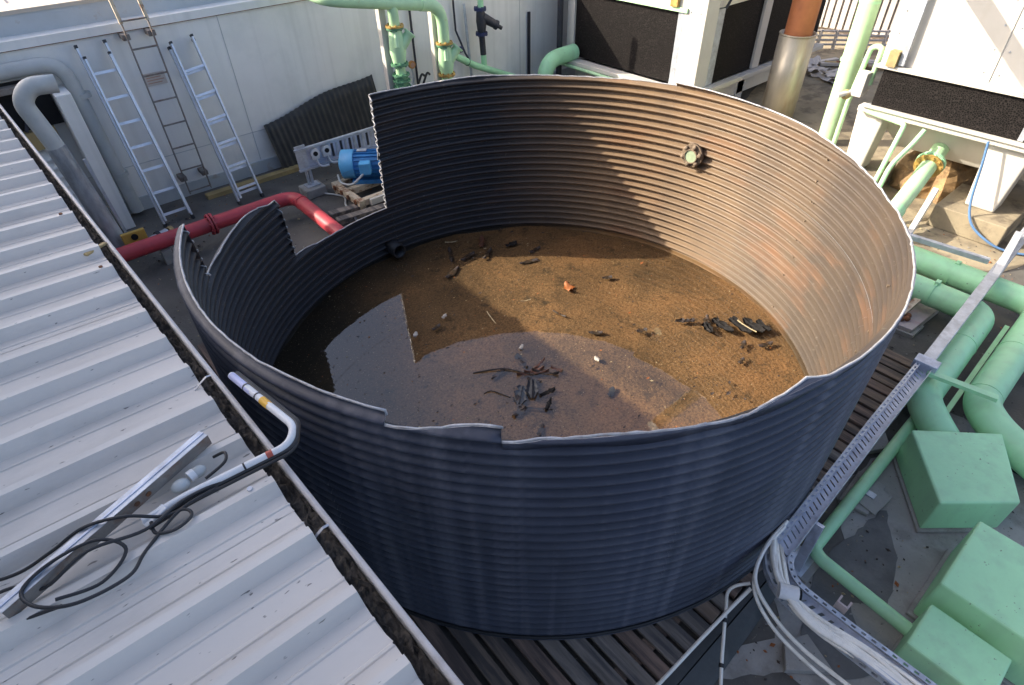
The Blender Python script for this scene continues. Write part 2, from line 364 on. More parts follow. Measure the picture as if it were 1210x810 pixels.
patch('membrane_patch', [(2.62, .25), (3.05, .17), (3.42, .12), (3.05, -.12), (2.72, -.2), (2.58, .0)], 'patch_dark', GZ+.008)
patch('membrane_strip', [(2.12, .05), (2.75, .25), (2.6, -.02), (2.3, -.3), (2.1, -.2)], 'patch_dark', GZ+.009)
patch('sandy_pavement', [(5.2, 1.2), (10.5, -.5), (16, 2), (15, 7), (9, 5.0), (7, 3.6)], 'sandy', GZ+.004)

# ------------------------------------------------------------------ corrugated tank
CX, CY, TR, PITCHZ, AMP = 2.49, 2.67, 2.2, .0697, .0215
tank = thing('corrugated_tank', 'large round roofless tank of dark corrugated steel with its rim cut away on one side', 'tank', (CX, CY, 0))
prof = [(-231.3, 1.76), (-240.8, 1.737), (-249.4, 1.744), (-257.9, 1.753), (-266.2, 1.738), (-276.7, 1.73), (-287, 1.729), (-306.6, 1.748)]
# rim height by angle (camera-frame degrees, increasing); jumps are near-doubles
RIM = [(-166.2, 1.77), (-150, 1.772), (-126.7, 1.773), (-117.4, 1.787), (-108.9, 1.79), (-108.82, 1.737), (-102, 1.765), (-96.75, 1.79), (-96.65, 1.737), (-92.6, 1.755), (-84.2, 1.757), (-76.1, 1.749),
       (-72, 1.735), (-70, 1.75), (-62.9, 1.77), (-60, 1.755), (-52.6, 1.745), (-40, 1.735), (-24, 1.725), (-9.4, 1.715), (12.2, 1.73), (31, 1.758), (39.8, 1.772), (52.6, 1.78), (52.7, 1.744), (73, 1.729), (83, 1.73), (93.7, 1.738),
       (102, 1.752), (110.6, 1.744), (119, 1.738), (128.7, 1.76), (129.0, 1.3), (129.6, .67), (144.3, .67), (152, .68), (159.4, .71), (159.75, .95), (160.1, 1.26), (166, 1.31), (173.8, 1.34), (184, 1.35), (191.7, 1.32), (192.6, 1.5), (193.8, 1.77)]
def rimz(t):
    while t < -166.2: t += 360
    while t > 193.8: t -= 360
    for (a, za), (b, zb) in zip(RIM, RIM[1:]):
        if a <= t <= b: return za+(zb-za)*(t-a)/(b-a) if b > a else zb
    return 1.77
def rad(z): return TR+AMP*math.cos(2*math.pi*z/PITCHZ)
def tp(t, z, off=0):
    a = R(t-39.5); r = rad(z)+off; return (CX+r*math.cos(a), CY+r*math.sin(a), z)
tiers = [(0.0, .56), (.56, 1.165), (1.165, 1.9)]
cutsA = [[-150, -96.7, -40, 12, 75, 128, 165], [-166.2, -120, -76, -20, 40, 96, 150], [-166.2, -108.86, -72, -24, 52.65, 110, 160]]
STEP = 1.5
for ti, (z0, z1) in enumerate(tiers):
    cuts = cutsA[ti]; n = len(cuts)
    for ci in range(n):
        a0 = cuts[ci]; a1 = cuts[(ci+1) % n] if ci < n-1 else cuts[0]+360
        lap = .0016*((ci+ti) % 2)+.0022*ti
        ths = [a0+(a1-a0)*k/max(2, int((a1-a0)/STEP)) for k in range(max(2, int((a1-a0)/STEP))+1)]
        ths += [t for t, _ in RIM if a0 < t < a1]+[t+360 for t, _ in RIM if a0 < t+360 < a1]
        ths = sorted(set(round(t, 4) for t in ths))
        nz = max(2, int(round((z1-z0)/PITCHZ*10)))
        mb = MB(); idx = {}
        def vid(t, z, side):
            k = (round(t, 4), round(z, 5), side)
            if k not in idx:
                idx[k] = len(mb.v); mb.v.append(tp(t, z, lap+(.0018 if side % 2 else -.0018)))
            return idx[k]
        def face(vs, sm, mi):
            u = []
            for x in vs:
                if x not in u: u.append(x)
            if len(u) >= 3: mb.f.append(tuple(u)); mb.sm.append(sm); mb.mi.append(mi)
        tops = []
        for t in ths: tops.append(min(z1, rimz(t)))
        if max(tops) <= z0: continue
        for j in range(len(ths)-1):
            ta, tb = ths[j], ths[j+1]; ha, hb = max(z0, tops[j]), max(z0, tops[j+1])
            for k in range(nz):
                za, zb = z0+(z1-z0)*k/nz, z0+(z1-z0)*(k+1)/nz
                q = [(ta, min(za, ha)), (tb, min(za, hb)), (tb, min(zb, hb)), (ta, min(zb, ha))]
                face([vid(*p, 1) for p in q], True, 0); face([vid(*p, 0) for p in q][::-1], True, 1)
            q = [vid(ta, ha, 3), vid(tb, hb, 3), vid(tb, hb, 2), vid(ta, ha, 2)]; face(q, False, 2)
            q = [vid(ta, z0, 5), vid(tb, z0, 5), vid(tb, z0, 4), vid(ta, z0, 4)]; face(q[::-1], False, 2)
        for t, h in ((ths[0], max(z0, tops[0])), (ths[-1], max(z0, tops[-1]))):
            for k in range(nz):
                za, zb = min(h, z0+(z1-z0)*k/nz), min(h, z0+(z1-z0)*(k+1)/nz)
                if zb > za: face([vid(t, za, 7), vid(t, zb, 7), vid(t, zb, 6), vid(t, za, 6)], False, 2)
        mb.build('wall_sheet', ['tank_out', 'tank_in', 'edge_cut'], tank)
# folded raw edge along rim and cut
def rimpath(t0, t1):
    ts = [t0+(t1-t0)*k/int((t1-t0)/1.2) for k in range(int((t1-t0)/1.2)+1)]+[t for t, _ in RIM if t0 < t < t1]
    return sorted(set(ts))
def edge_strip(t0, t1, r):
    ts = rimpath(t0, t1); pts = []
    for i, t in enumerate(ts):
        z = rimz(t)
        if i and abs(z-rimz(ts[i-1])) > .1:          # down a saw cut: follow the corrugation
            z0_, tt0 = rimz(ts[i-1]), ts[i-1]; n = int(abs(z-z0_)/.009)
            for k in range(1, n): pts.append(tp(tt0+(t-tt0)*k/n, z0_+(z-z0_)*k/n))
        pts.append(tp(t, z+rnd.uniform(-.002, .002)))
    return MB().tube(pts, r, 6)
edge_strip(-166.2, -108.86, .0062).build('rim_edge', 'edge_cut', tank)
edge_strip(-108.81, -96.72, .0062).build('rim_edge', 'edge_cut', tank)
edge_strip(-96.64, 52.6, .0062).build('rim_edge', 'edge_cut', tank)
edge_strip(52.71, 128.7, .006).build('rim_edge', 'edge_cut', tank)
edge_strip(128.7, 193.8, .0055).build('rim_edge', 'edge_cut', tank)
# smooth stiffening band outside, below the rim at the front
mb = MB(); ts = [-96.6+k*(46/40) for k in range(41)]
for k in range(40):
    a, b = ts[k], ts[k+1]; q = []
    for t, dz in ((a, -.055), (b, -.055), (b, -.004), (a, -.004)):
        an = R(t-39.5); q.append((CX+(TR+.0145)*math.cos(an), CY+(TR+.0145)*math.sin(an), rimz(t)+dz+(.01*math.sin(t*.4) if dz < -.05 else 0)))
    qi = []
    for x, y, z in q:
        d = V(x-CX, y-CY, 0).normalized()*.003; qi.append((x-d.x, y-d.y, z))
    mb.add(q+qi, [(0, 1, 2, 3), (7, 6, 5, 4), (0, 4, 5, 1), (3, 2, 6, 7)], True)
mb.build('rim_band', 'tank_out', tank)
# base ring
mb = MB(); mb.tube([(CX+(TR+.012)*math.cos(R(k*4)), CY+(TR+.012)*math.sin(R(k*4)), .006) for k in range(90)], .012, 6, closed=True); mb.build('base_ring', 'rubber', tank)
# flanged outlet in the sunlit wall
def radial(t): a = R(t-39.5); return V(math.cos(a), math.sin(a), 0)
nz_t, nz_z = 45.17, 1.196; c = V(CX, CY, nz_z)+radial(nz_t)*(TR-.02); ax = -radial(nz_t)
mb = MB(); mb.pipe([c+ax*.0, c+ax*.035], .105, .06, 24); u = ax.orthogonal().normalized(); v2 = ax.cross(u)
for k in range(6):
    an = 2*math.pi*k/6; mb.ball(c+ax*.045+(u*math.cos(an)+v2*math.sin(an))*.085, .024, 8)
fl = mb.build('outlet_flange', 'mud_iron', tank)
mb = MB(); mb.disc(c+ax*.05, ax, .058, .006, 20); mb.build('daylight_disc', 'lens', fl)  # pale disc: outside light through the opening put into the colour
MB().pipe([c+ax*.01, c+ax*.062], .066, .058, 20).build('collar', 'mud_iron', fl)
# bolt heads along a lap joint on the sunlit side
for tt in (-24, 12):
    for k in range(9):
        z = .25+k*.17; c = V(*tp(tt, z, -.004)); mb = MB().disc(c, radial(tt), .009, .012, 6); mb.build('bolt', 'mud_iron', tank)
# stub pipe near the floor
t = 129.9; c = V(CX, CY, .235)+radial(t)*TR
MB().pipe([c+radial(t)*.1, c-radial(t)*.16], .075, .06, 22).build('stub_pipe', 'rubber', tank)
# sediment and water
mb = MB(); vs = [(CX, CY, .118)]; fs = []; NR, NA = 26, 96
for i in range(1, NR+1):
    for k in range(NA):
        r = TR*1.001*i/NR; a = 2*math.pi*k/NA; x, y = CX+r*math.cos(a), CY+r*math.sin(a)
        h = .012*math.sin(2.1*x+.6)*math.cos(1.7*y)+.008*math.sin(5.3*x-3.1*y)+rnd.uniform(-.004, .004)+.022*(x-CX)/TR*-.2
        vs.append((x, y, .118+h))
for k in range(NA): fs.append((0, 1+k, 1+(k+1) % NA))
for i in range(NR-1):
    for k in range(NA): fs.append((1+i*NA+k, 1+(i+1)*NA+k, 1+(i+1)*NA+(k+1) % NA, 1+i*NA+(k+1) % NA))
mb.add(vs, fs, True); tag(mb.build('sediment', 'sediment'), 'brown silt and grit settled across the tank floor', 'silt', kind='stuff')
mb = MB(); mb.add([(CX+(TR-.008)*math.cos(2*math.pi*k/96), CY+(TR-.008)*math.sin(2*math.pi*k/96), .148) for k in range(96)], [tuple(range(96))])
tag(mb.build('water', 'water'), kind='structure')
# scattered chips and grit lying in the tank
mb = MB()
for k in range(1700):
    r = TR*.97*math.sqrt(rnd.random()); a = rnd.random()*6.283; x, y = CX+r*math.cos(a), CY+r*math.sin(a); s = rnd.uniform(.002, .0065)*(2.0 if rnd.random() < .08 else 1)
    an = rnd.random()*3.14; dx, dy = math.cos(an)*s*rnd.uniform(1, 3), math.sin(an)*s; z = .146+rnd.uniform(0, .006)
    mb.add([(x-dx, y-dy, z), (x+dy*.7, y-dx*.5, z+.004), (x+dx, y+dy, z), (x-dy*.7, y+dx*.5, z+.002)], [(0, 1, 2, 3)], mi=rnd.choice((0, 0, 0, 0, 0, 1, 2)))
tag(mb.build('floating_grit', ['bark', 'straw', 'leaf_brown']), 'fine chips and grit scattered over the tank floor', 'grit', kind='stuff')

def strip_piece(mb, c, L, W, ang, z, curl=.02, rib=0, n=8, mi=0, thick=.004):
    """a curled strip of bark or sheet, optionally corrugated across its width"""
    ca, sa = math.cos(ang), math.sin(ang); vs = []; m = 8 if rib else 3
    jit = [rnd.uniform(.45, 1.25) for _ in range(n+1)]
    for sgn in (1, 0):
        for i in range(n+1):
            for j in range(m+1):
                l = (i/n-.5)*L; wv = (j/m-.5)*W*jit[i]*(1-.5*abs(2*i/n-1)**3)
                h = curl*(2*i/n-1)**2+(rib*math.cos(j/m*6.283*2) if rib else -curl*.8*(2*j/m-1)**2)+sgn*thick
                vs.append((c[0]+l*ca-wv*sa, c[1]+l*sa+wv*ca, z+max(0, h+rib)))
    k = m+1; o = (n+1)*k; fs = []
    for i in range(n):
        for j in range(m):
            a = i*k+j; fs.append((a, a+k, a+k+1, a+1)); fs.append((o+a, o+a+1, o+a+k+1, o+a+k))
    for i in range(n): fs += [(i*k, o+i*k, o+(i+1)*k, (i+1)*k), (i*k+m, (i+1)*k+m, o+(i+1)*k+m, o+i*k+m)]
    for j in range(m): fs += [(j, j+1, o+j+1, o+j), (n*k+j, o+n*k+j, o+n*k+j+1, n*k+j+1)]
    mb.add(vs, fs, False, mi)
def debris(name, label, cat, m, specs, group=None, **kw):
    mb = MB(); 
    for s in specs: strip_piece(mb, *s, **kw)
    return tag(mb.build(name, m), label, cat, group)
Zw = .143
debris('bark_strip', 'reddish split bark strip heaped at the middle of the tank floor', 'bark', 'bark_red', [((2.34, 2.56), .24, .05, R(-20), Zw+.005), ((2.37, 2.52), .2, .035, R(-38), Zw+.012)], curl=.03)
debris('bark_strip', 'second curled bark strip crossing the heap at mid floor', 'bark', 'bark', [((2.42, 2.47), .22, .03, R(-52), Zw+.01)], curl=.035)
debris('ribbed_fragment', 'grey ribbed sheet fragment just below the bark heap', 'fragment', 'slate', [((2.21, 2.4), .2, .13, R(48), Zw)], rib=.008, curl=.008)
debris('ribbed_fragment', 'darker ribbed fragment lying at the left edge of the grey one', 'fragment', 'slate', [((2.11, 2.42), .2, .1, R(40), Zw-.01)], rib=.007, curl=.006)
debris('bent_plate', 'small bent dark plate nearest the front rim below the heap', 'fragment', 'bark', [((1.98, 2.29), .13, .07, R(10), Zw)], curl=.03)
debris('bark_strip', 'long thin dark strip between heap and front rim', 'bark', 'bark', [((2.1, 2.24), .26, .03, R(-48), Zw)], curl=.012)
debris('leaf_stalk', 'long curved dark leaf stalk left of the bark heap', 'stalk', 'bark', [((2.13, 2.72), .16, .05, R(10), Zw)], curl=.015)
tag(MB().tube(spline([(1.98, 2.86, .15), (2.08, 2.8, .158), (2.2, 2.72, .16), (2.28, 2.6, .155), (2.33, 2.52, .152)], 6), .007, 6).build('twig', 'bark'), 'thin dark twig running into the bark heap from the left', 'twig')
tag(MB().tube(spline([(1.9, 2.62, .15), (1.96, 2.6, .156), (2.0, 2.52, .153), (2.03, 2.45, .15)], 6), .005, 6).build('twig', 'bark'), 'short forked twig in the blue-grey sky reflection near the front', 'twig')
debris('slate_chip', 'small squarish blue-grey chip above the bark heap', 'chip', 'slate', [((2.39, 2.77), .07, .06, R(60), Zw)], curl=.004)
debris('slate_chip', 'dark oval chip near the front right edge of the reflection', 'chip', 'slate', [((2.66, 1.97), .12, .05, R(30), Zw)], curl=.004)
debris('orange_leaf', 'single rust orange dry leaf alone in the middle of the far half', 'leaf', 'leaf_brown', [((3.4, 3.18), .14, .09, R(65), Zw+.004)], curl=.03)
debris('shingle_pile', 'jumbled pile of black ribbed scraps against the right wall', 'scraps', ['scrap_black'], [((3.98, 1.86), .22, .1, R(85), Zw), ((4.08, 1.75), .24, .1, R(78), Zw+.01), ((4.17, 1.68), .22, .09, R(82), Zw+.006), ((3.86, 1.93), .14, .08, R(60), Zw), ((4.24, 1.62), .16, .07, R(75), Zw)], rib=.009, curl=.01)
debris('straw_blade', 'pale straw blade lying across the scraps pile', 'straw', 'straw', [((4.1, 1.7), .2, .012, R(84), Zw+.035)], curl=.01)
debris('ribbed_fragment', 'flat striped fragment left of the scraps pile', 'fragment', 'bark', [((3.8, 2.12), .17, .06, R(-40), Zw)], rib=.006, curl=.006)
for i, (x, y, L_, W_, an, lb) in enumerate([(2.9, 4.42, .28, .05, 60, 'dark bark scrap nearest the stub pipe at the far wall'), (3.02, 4.28, .2, .07, 10, 'dark bark scrap second from the stub pipe'), (3.2, 4.18, .22, .05, 30, 'dark bark scrap third from the stub pipe'),
        (3.42, 3.78, .2, .06, -20, 'dark bark scrap beyond the orange leaf, nearest to it'), (3.62, 3.9, .16, .05, 5, 'dark bark scrap close under the far wall right of the middle'), (3.8, 3.05, .1, .06, -30, 'dark curled scrap right of the orange leaf'),
        (3.05, 2.95, .14, .03, 100, 'thin scrap below the orange leaf'), (3.42, 2.3, .1, .07, -25, 'round dark scrap in the middle of the right half'), (3.1, 2.55, .12, .05, -40, 'faint scrap on the right edge of the reddish floor'),
        (3.9, 1.6, .12, .05, 20, 'dark scrap below the scraps pile'), (4.05, 1.48, .14, .05, -20, 'dark scrap between scraps pile and front rim'), (2.72, 4.15, .22, .09, 20, 'broad dark scrap in front of the stub pipe'),
        (2.1, 3.55, .1, .05, 10, 'small scrap in the dark water on the left'), (3.72, 1.5, .09, .04, 10, 'smallest scrap near the front rim on the right'), (1.98, 2.05, .12, .06, 35, 'dark plate in the reflection by the front rim step'), (4.3, 1.2, .16, .1, 60, 'dark clump at the far right end of the floor')]):
    debris('bark_scrap', lb, 'bark', 'bark', [((x, y), L_, W_, R(an), Zw)], 'bark scraps on the tank floor', curl=.012)
for i, (x, y, L_, W_, an, lb) in enumerate([(2.30, 2.47, .12, .05, -60, 'small dark scrap tucked into the heap between bark and ribbed sheet'), (2.46, 2.58, .16, .03, 15, 'thin dark scrap on the far side of the heap'), (2.28, 2.3, .14, .06, -10, 'dark flat scrap on the right side of the ribbed sheet'),
        (2.05, 2.36, .15, .09, 70, 'broad dark scrap under the left ribbed fragment'), (2.52, 2.44, .1, .04, -70, 'dark scrap at the right end of the heap'), (2.2, 2.2, .13, .04, 30, 'dark scrap closest to the front rim below the heap'), (2.36, 2.66, .09, .05, 80, 'dark scrap between heap and blue-grey chip'), (3.3, 4.4, .24, .07, 50, 'long dark scrap beneath the far wall'), (3.5, 4.15, .14, .08, -10, 'ragged dark scrap at the foot of the far wall'), (3.95, 2.0, .14, .05, 30, 'dark scrap at the left end of the scraps pile')]):
    debris('bark_scrap', lb, 'bark', ['bark', 'bark_red', 'scrap_black'][i % 3], [((x, y), L_, W_, R(an), Zw+.003*(i % 3))], 'bark scraps on the tank floor', curl=.018)
for x, y, L_, an, lb in [(2.55, 3.32, .2, 75, 'pale straw blade upright in view left of centre'), (2.95, 3.3, .1, -25, 'short pale straw blade near the centre'), (3.05, 4.62, .12, -35, 'pale straw blade close to the far wall')]:
    debris('straw_blade', lb, 'straw', 'straw', [((x, y), L_, .012, R(an), Zw+.006)], 'straw blades in the tank', curl=.008)
for x, y, lb in [(2.48, 2.83, 'white chip just above the blue-grey chip'), (2.85, 2.3, 'white chip on the reddish floor right of the heap'), (2.24, 3.62, 'pale block floating at the tip of the sky reflection'), (1.9, 3.58, 'white pebble in the dark water at left')]:
    debris('pale_chip', lb, 'chip', 'pale_chip', [((x, y), .06, .035, rnd.random()*3, Zw+.004)], 'pale chips in the tank', curl=.006, thick=.012)

# ------------------------------------------------------------------ timber platform under the tank
plat = thing('timber_platform', 'weathered timber slat platform carrying the tank', 'platform', (2.5, 2.6, GZ))
base_me = {}
nsl = 0
x = .30
while x < 4.95:
    mname = rnd.choice(['timber', 'timber', 'timber_red', 'timber_grey'])
    y0 = .425+rnd.uniform(-.012, .012); y1 = 4.95+rnd.uniform(-.03, .03); wv = rnd.uniform(.084, .096); dz = rnd.uniform(-.006, -.002)
    sk = rnd.uniform(-.006, .006)
    mb = MB(); mb.prism([(x+sk, y0), (x+wv+sk, y0+rnd.uniform(-.01, .01)), (x+wv-sk, y1), (x-sk, y1)], -.032, dz); mb.build('slat', mname, plat, .004)
    x += .117
for y in (.6, 1.6, 2.6, 3.6, 4.7): MB().box(.3, 4.98, y-.04, y+.04, GZ+.001, -.034).build('bearer', 'timber', plat)
tag(MB().prism([(1.0, .36), (2.62, .37), (2.62, .42), (1.0, .415)], GZ+.001, -.012).build('edge_strip', 'grey_membrane'), 'dark grey rubber strip butting against the slat ends', 'strip')
mb = MB(); mb.add([(.95, .2, GZ+.012), (2.5, .29, GZ+.012), (2.6, .36, -.02), (.95, .355, -.02)], [(0, 1, 2, 3)])
tag(mb.build('membrane_skirt', 'grey_membrane'), kind='structure')
# ------------------------------------------------------------------ low shed with ribbed roof (left)
def gx(y): return .01+(6.37-y)*.0394         # outer gutter bead
def rx(y): return -.026+(6.03-y)*.0368       # roof sheet edge
shed = thing('roofed_shed', 'low shed with a white ribbed metal roof and a gutter full of dirt', 'shed', (-.8, 3, GZ))
RS = math.tan(R(2.2))
def roofz(x, y): return 1.868+(rx(y)-x)*RS
def rib_prof():
    # one module: start in the valley left of the rib
    return [(-.125, 0), (-.098, 0), (-.094, .004), (-.086, .004), (-.082, 0), (-.043, 0), (-.019, .05), (.009, .05), (.028, 0), (.06, 0), (.064, .004), (.072, .004), (.076, 0)]
ribs = [1.40+.25*k for k in range(-9, 21)]
for si in range(0, 30, 3):
    pts = []
    for yk in ribs[si:si+3]: pts += [(yk+dy, dz) for dy, dz in rib_prof()]
    pts.append((ribs[min(si+2, 29)]+.1255, 0))
    mb = MB(); xs = [0, -.25, -.7, -1.62]; vs = []; n = len(pts); lift = .0015*((si//3) % 2)
    for lay in (0, -.002):
        for xi in xs:
            for (y, dz) in pts:
                xx = rx(y)+xi+(rnd.uniform(-.004, .004) if xi == 0 and lay == 0 else 0); vs.append((xx, y, roofz(xx, y)+dz+lift+lay))
    o = n*len(xs); fs = []
    for i in range(len(xs)-1):
        for j in range(n-1):
            a = i*n+j; fs.append((a, a+1, a+n+1, a+n)); fs.append((o+a, o+a+n, o+a+n+1, o+a+1))
    for j in range(n-1): fs.append((j, o+j, o+j+1, j+1))
    mb.add(vs, fs); mb.build('roof_sheet', 'roof_white', shed)
for yk in ribs[4:26:1]:
    if rnd.random() < .22:
        xx = rx(yk)-rnd.uniform(.04, .1); mb = MB(); mb.disc((xx, yk, roofz(xx, yk)+.053), (0, 0, 1), .009, .008, 8); mb.build('roof_screw', rnd.choice(['rust', 'galv', 'galv']), shed)
# gutter: trough, bead, straps, dirt
Ys = [-.9+k*.2 for k in range(38)]
def strip(fn_list, Ys):
    mb = MB(); vs = []; n = len(fn_list)
    for y in Ys:
        for f in fn_list: vs.append(f(y))
    fs = [(i*n+j, (i+1)*n+j, (i+1)*n+j+1, i*n+j+1) for i in range(len(Ys)-1) for j in range(n-1)]
    return mb.add(vs, fs)
gut = strip([lambda y: (rx(y)-.035, y, 1.845), lambda y: (rx(y)-.035, y, 1.775), lambda y: (gx(y)-.01, y, 1.775), lambda y: (gx(y)-.004, y, 1.885), lambda y: (gx(y), y, 1.885), lambda y: (gx(y)+.003, y, 1.76), lambda y: (rx(y)-.04, y, 1.755), lambda y: (rx(y)-.04, y, 1.845)], Ys).build('gutter', 'gutter', shed)
MB().tube([(gx(y)-.004, y, 1.889) for y in Ys], .0105, 8).build('gutter_bead', 'bead', gut)
mb = MB(); vs = []; n = 9; YY = [-.9+k*.02 for k in range(370)]
for y in YY:
    for j in range(n):
        t = j/(n-1); xx = (rx(y)-.03)*(1-t)+(gx(y)-.011)*t; vs.append((xx, y, 1.828+.01*math.sin(y*7)+rnd.uniform(-.012, .014)))
mb.add(vs, [(i*n+j, i*n+j+1, (i+1)*n+j+1, (i+1)*n+j) for i in range(len(YY)-1) for j in range(n-1)], False)
mb.build('gutter_dirt', 'litter', gut)['kind'] = 'stuff'
for y in (2.04, 1.13):
    mb = MB(); pts = [(rx(y)-.03, y, 1.868), (rx(y)+.01, y+.004, 1.89), (gx(y)-.03, y+.006, 1.90), (gx(y), y+.008, 1.893)]
    for a, b in zip(pts, pts[1:]): mb.obox(a, b, .009, .002)
    mb.build('gutter_strap', 'galv', gut)
MB().box(-1.6, -.06, -1.0, 6.38, GZ+.001, 1.75).build('wall', 'wall_paint', shed)
MB().prism([(-.05, 6.38), (-.045, 6.38), (.13, -1.0), (.12, -1.0)], 1.6, 1.79).build('fascia', 'wall_trim', shed)

# unseen block added to the left, shading the shed roof and the near corner
blk = thing('shade_block', 'unseen plain block added left of the picture to shade the shed roof', 'building', (-3.7, 3.4, GZ))
bw = MB(); bw.box(-6, -1.66, -2.5, 9.6, GZ+.001, 3.62); bw.build('wall', 'wall_paint', blk)  # wall of the added shade block
MB().box(-6.05, -1.62, 4.71, 9.65, 3.622, 3.69).build('coping', 'concrete', blk)  # coping of the added shade block
MB().box(-6.0, -1.66, -2.5, 4.6, 3.621, 4.5).build('shade_step', 'wall_paint', blk); MB().box(-6.05, -1.62, -2.55, 4.7, 4.501, 4.57).build('coping', 'concrete', blk)  # higher step added to shade the green boxes but not the tank floor
for y in (-.5, 2.2, 4.9):
    f = MB().box(-1.657, -1.63, y, y+1.1, 2.3, 3.1).build('added_window', 'wall_trim', blk); MB().box(-1.628, -1.622, y+.06, y+1.04, 2.36, 3.04).build('added_pane', 'glass_dark', f)

# ------------------------------------------------------------------ pale wall behind
WY = 8.3
wall = thing('plant_room_wall', 'long pale blue-grey plant room wall with ladders leaning on it', 'wall', (3, WY, GZ))
MB().box(-1.6, 9.6, WY, WY+.12, GZ+.001, 1.9).build('wall', 'wall_paint', wall)
MB().box(-1.6, 9.62, WY-.035, WY+.2, 1.9, 1.985).build('coping', 'wall_paint', wall)
MB().box(-1.6, 9.6, WY-.028, WY-.022, 1.892, 1.8995).build('rust_drip', 'rust', wall)
MB().box(-1.6, 9.6, WY+.201, WY+.32, 1.7, 2.17).build('upper_fascia', 'wall_trim', wall)
MB().box(-1.6, 9.6, WY+.19, WY+.62, 2.171, 2.21).build('roof_cap', 'lit_cap', wall)
for k in range(27):
    x0 = -1.6+k*.42; mb = MB(); mb.box(x0, x0+.40, WY+.62, WY+5, 2.12, 2.16); mb.box(x0, x0+.05, WY+.62, WY+5, 2.16, 2.19); mb.build('roof_sheet', 'roof_pink', wall)
MB().box(-1.6, 9.6, WY-.03, WY-.001, GZ+.002, .07).build('skirting', 'wall_trim', wall)
for xx in (.05, 2.45, 4.88, 7.3): MB().box(xx, xx+.008, WY-.004, WY-.001, .075, 1.895).build('panel_joint', 'wall_trim', wall)
MB().box(-.5, 4.8, WY-.004, WY-.001, .46, .468).build('panel_joint', 'wall_trim', wall)
MB().box(3.05, 3.75, WY-.16, WY-.04, GZ+.002, .015).build('kerb', 'ochre', wall)
tag(MB().box(1.55, 4.3, WY-.33, WY-.22, GZ+.001, -.045).build('timber_batten', 'ochre'), 'mossy timber batten lying along the wall foot', 'batten')
pq = thing('notice_plate', 'faded salmon notice plate on the wall behind the fixed ladder', 'sign', (1.53, WY, 1.3))
MB().box(1.43, 1.66, WY-.012, WY-.005, 1.29, 1.43).build('plate', 'plaque', pq)
for k, z in enumerate((1.405, 1.375, 1.345, 1.315)): MB().box(1.45, 1.64-.03*(k % 2), WY-.014, WY-.0125, z, z+.011).build('text_line', 'plaque_ink', pq)

# fixed steel ladder
fl = thing('fixed_ladder', 'fixed narrow rusty steel ladder bolted to the pale wall', 'ladder', (1.52, 8.1, 0))
for xx in (1.39, 1.66):
    MB().obox((xx, 8.1, .0), (xx, 8.1, 2.0), .035, .012).build('rail', 'rusty_steel', fl)
    MB().obox((xx, 8.1, 2.0), (xx-.02, 8.22, 2.75), .035, .02).build('rail_top', 'cream_rust', fl)  # upper rails paler than below: sunlight put into the colour
for k in range(9): MB().tube([(1.39, 8.1, .03+.285*k), (1.66, 8.1, .03+.285*k)], .01, 8).build('rung', 'rusty_steel', fl)
for xx in (1.39, 1.66):
    for z in (.19, 1.86):
        mb = MB(); mb.box(xx-.04, xx+.04, 8.13, WY-.001, z-.03, z+.03); mb.build('bracket', 'rusty_steel', fl, .006)

def alu_ladder(label, f0, f1, t0, t1, n, over, doubled):
    f0, f1, t0, t1 = map(Vector, (f0, f1, t0, t1))
    lad = thing('aluminium_ladder', label, 'ladder', tuple((f0+f1)/2), 'aluminium ladders leaning on the wall')
    nrm = (f1-f0).cross(t0-f0).normalized()
    if nrm.y > 0: nrm = -nrm
    for a, b in ((f0, t0), (f1, t1)):
        mb = MB(); mb.obox(a, b, .022, .058, up=nrm); mb.build('rail', 'aluminium', lad, .003)
        mb = MB(); mb.obox(a-(b-a).normalized()*.005, a+(b-a).normalized()*.045, .03, .066, up=nrm); mb.build('foot', 'rubber', lad)
        mb = MB(); mb.obox(b-(b-a).normalized()*.02, b+(b-a).normalized()*.012, .028, .064, up=nrm); mb.build('end_cap', 'rubber', lad)
    for k in range(n):
        t = .07+k*(.92/n); MB().obox(f0.lerp(t0, t), f1.lerp(t1, t), .03, .028, up=nrm).build('rung', 'aluminium', lad)
    off = nrm*.066; e = over                      # sliding section riding in front
    g0, g1 = f0+off+(f1-f0)*.07, f1+off+(f0-f1)*.07; u0, u1 = g0.lerp(t0+off+(t1-t0)*.07, e), g1.lerp(t1+off+(t0-t1)*.07, e)
    for a, b in ((g0.lerp(u0, .04), u0), (g1.lerp(u1, .04), u1)):
        MB().obox(a, b, .022, .055, up=nrm).build('sliding_rail', 'aluminium', lad, .003)
        MB().obox(b-(b-a).normalized()*.015, b+(b-a).normalized()*.01, .026, .06, up=nrm).build('end_cap', 'rubber', lad)
    for k in range(n if doubled else 0):
        t = .1+k*(.88/n); MB().obox(g0.lerp(u0, t), g1.lerp(u1, t), .028, .026, up=nrm).build('sliding_rung', 'aluminium', lad)
alu_ladder('aluminium extension ladder left of the fixed ladder, nearest the downpipe', (.9, 7.62, GZ), (1.235, 7.63, GZ), (.9, 8.235, 1.84), (1.185, 8.235, 1.845), 7, .94, False)
alu_ladder('aluminium extension ladder right of the fixed ladder, with doubled rungs', (1.81, 7.56, GZ), (2.12, 7.58, GZ), (1.80, 8.235, 1.66), (2.09, 8.235, 1.70), 6, 1.02, True)

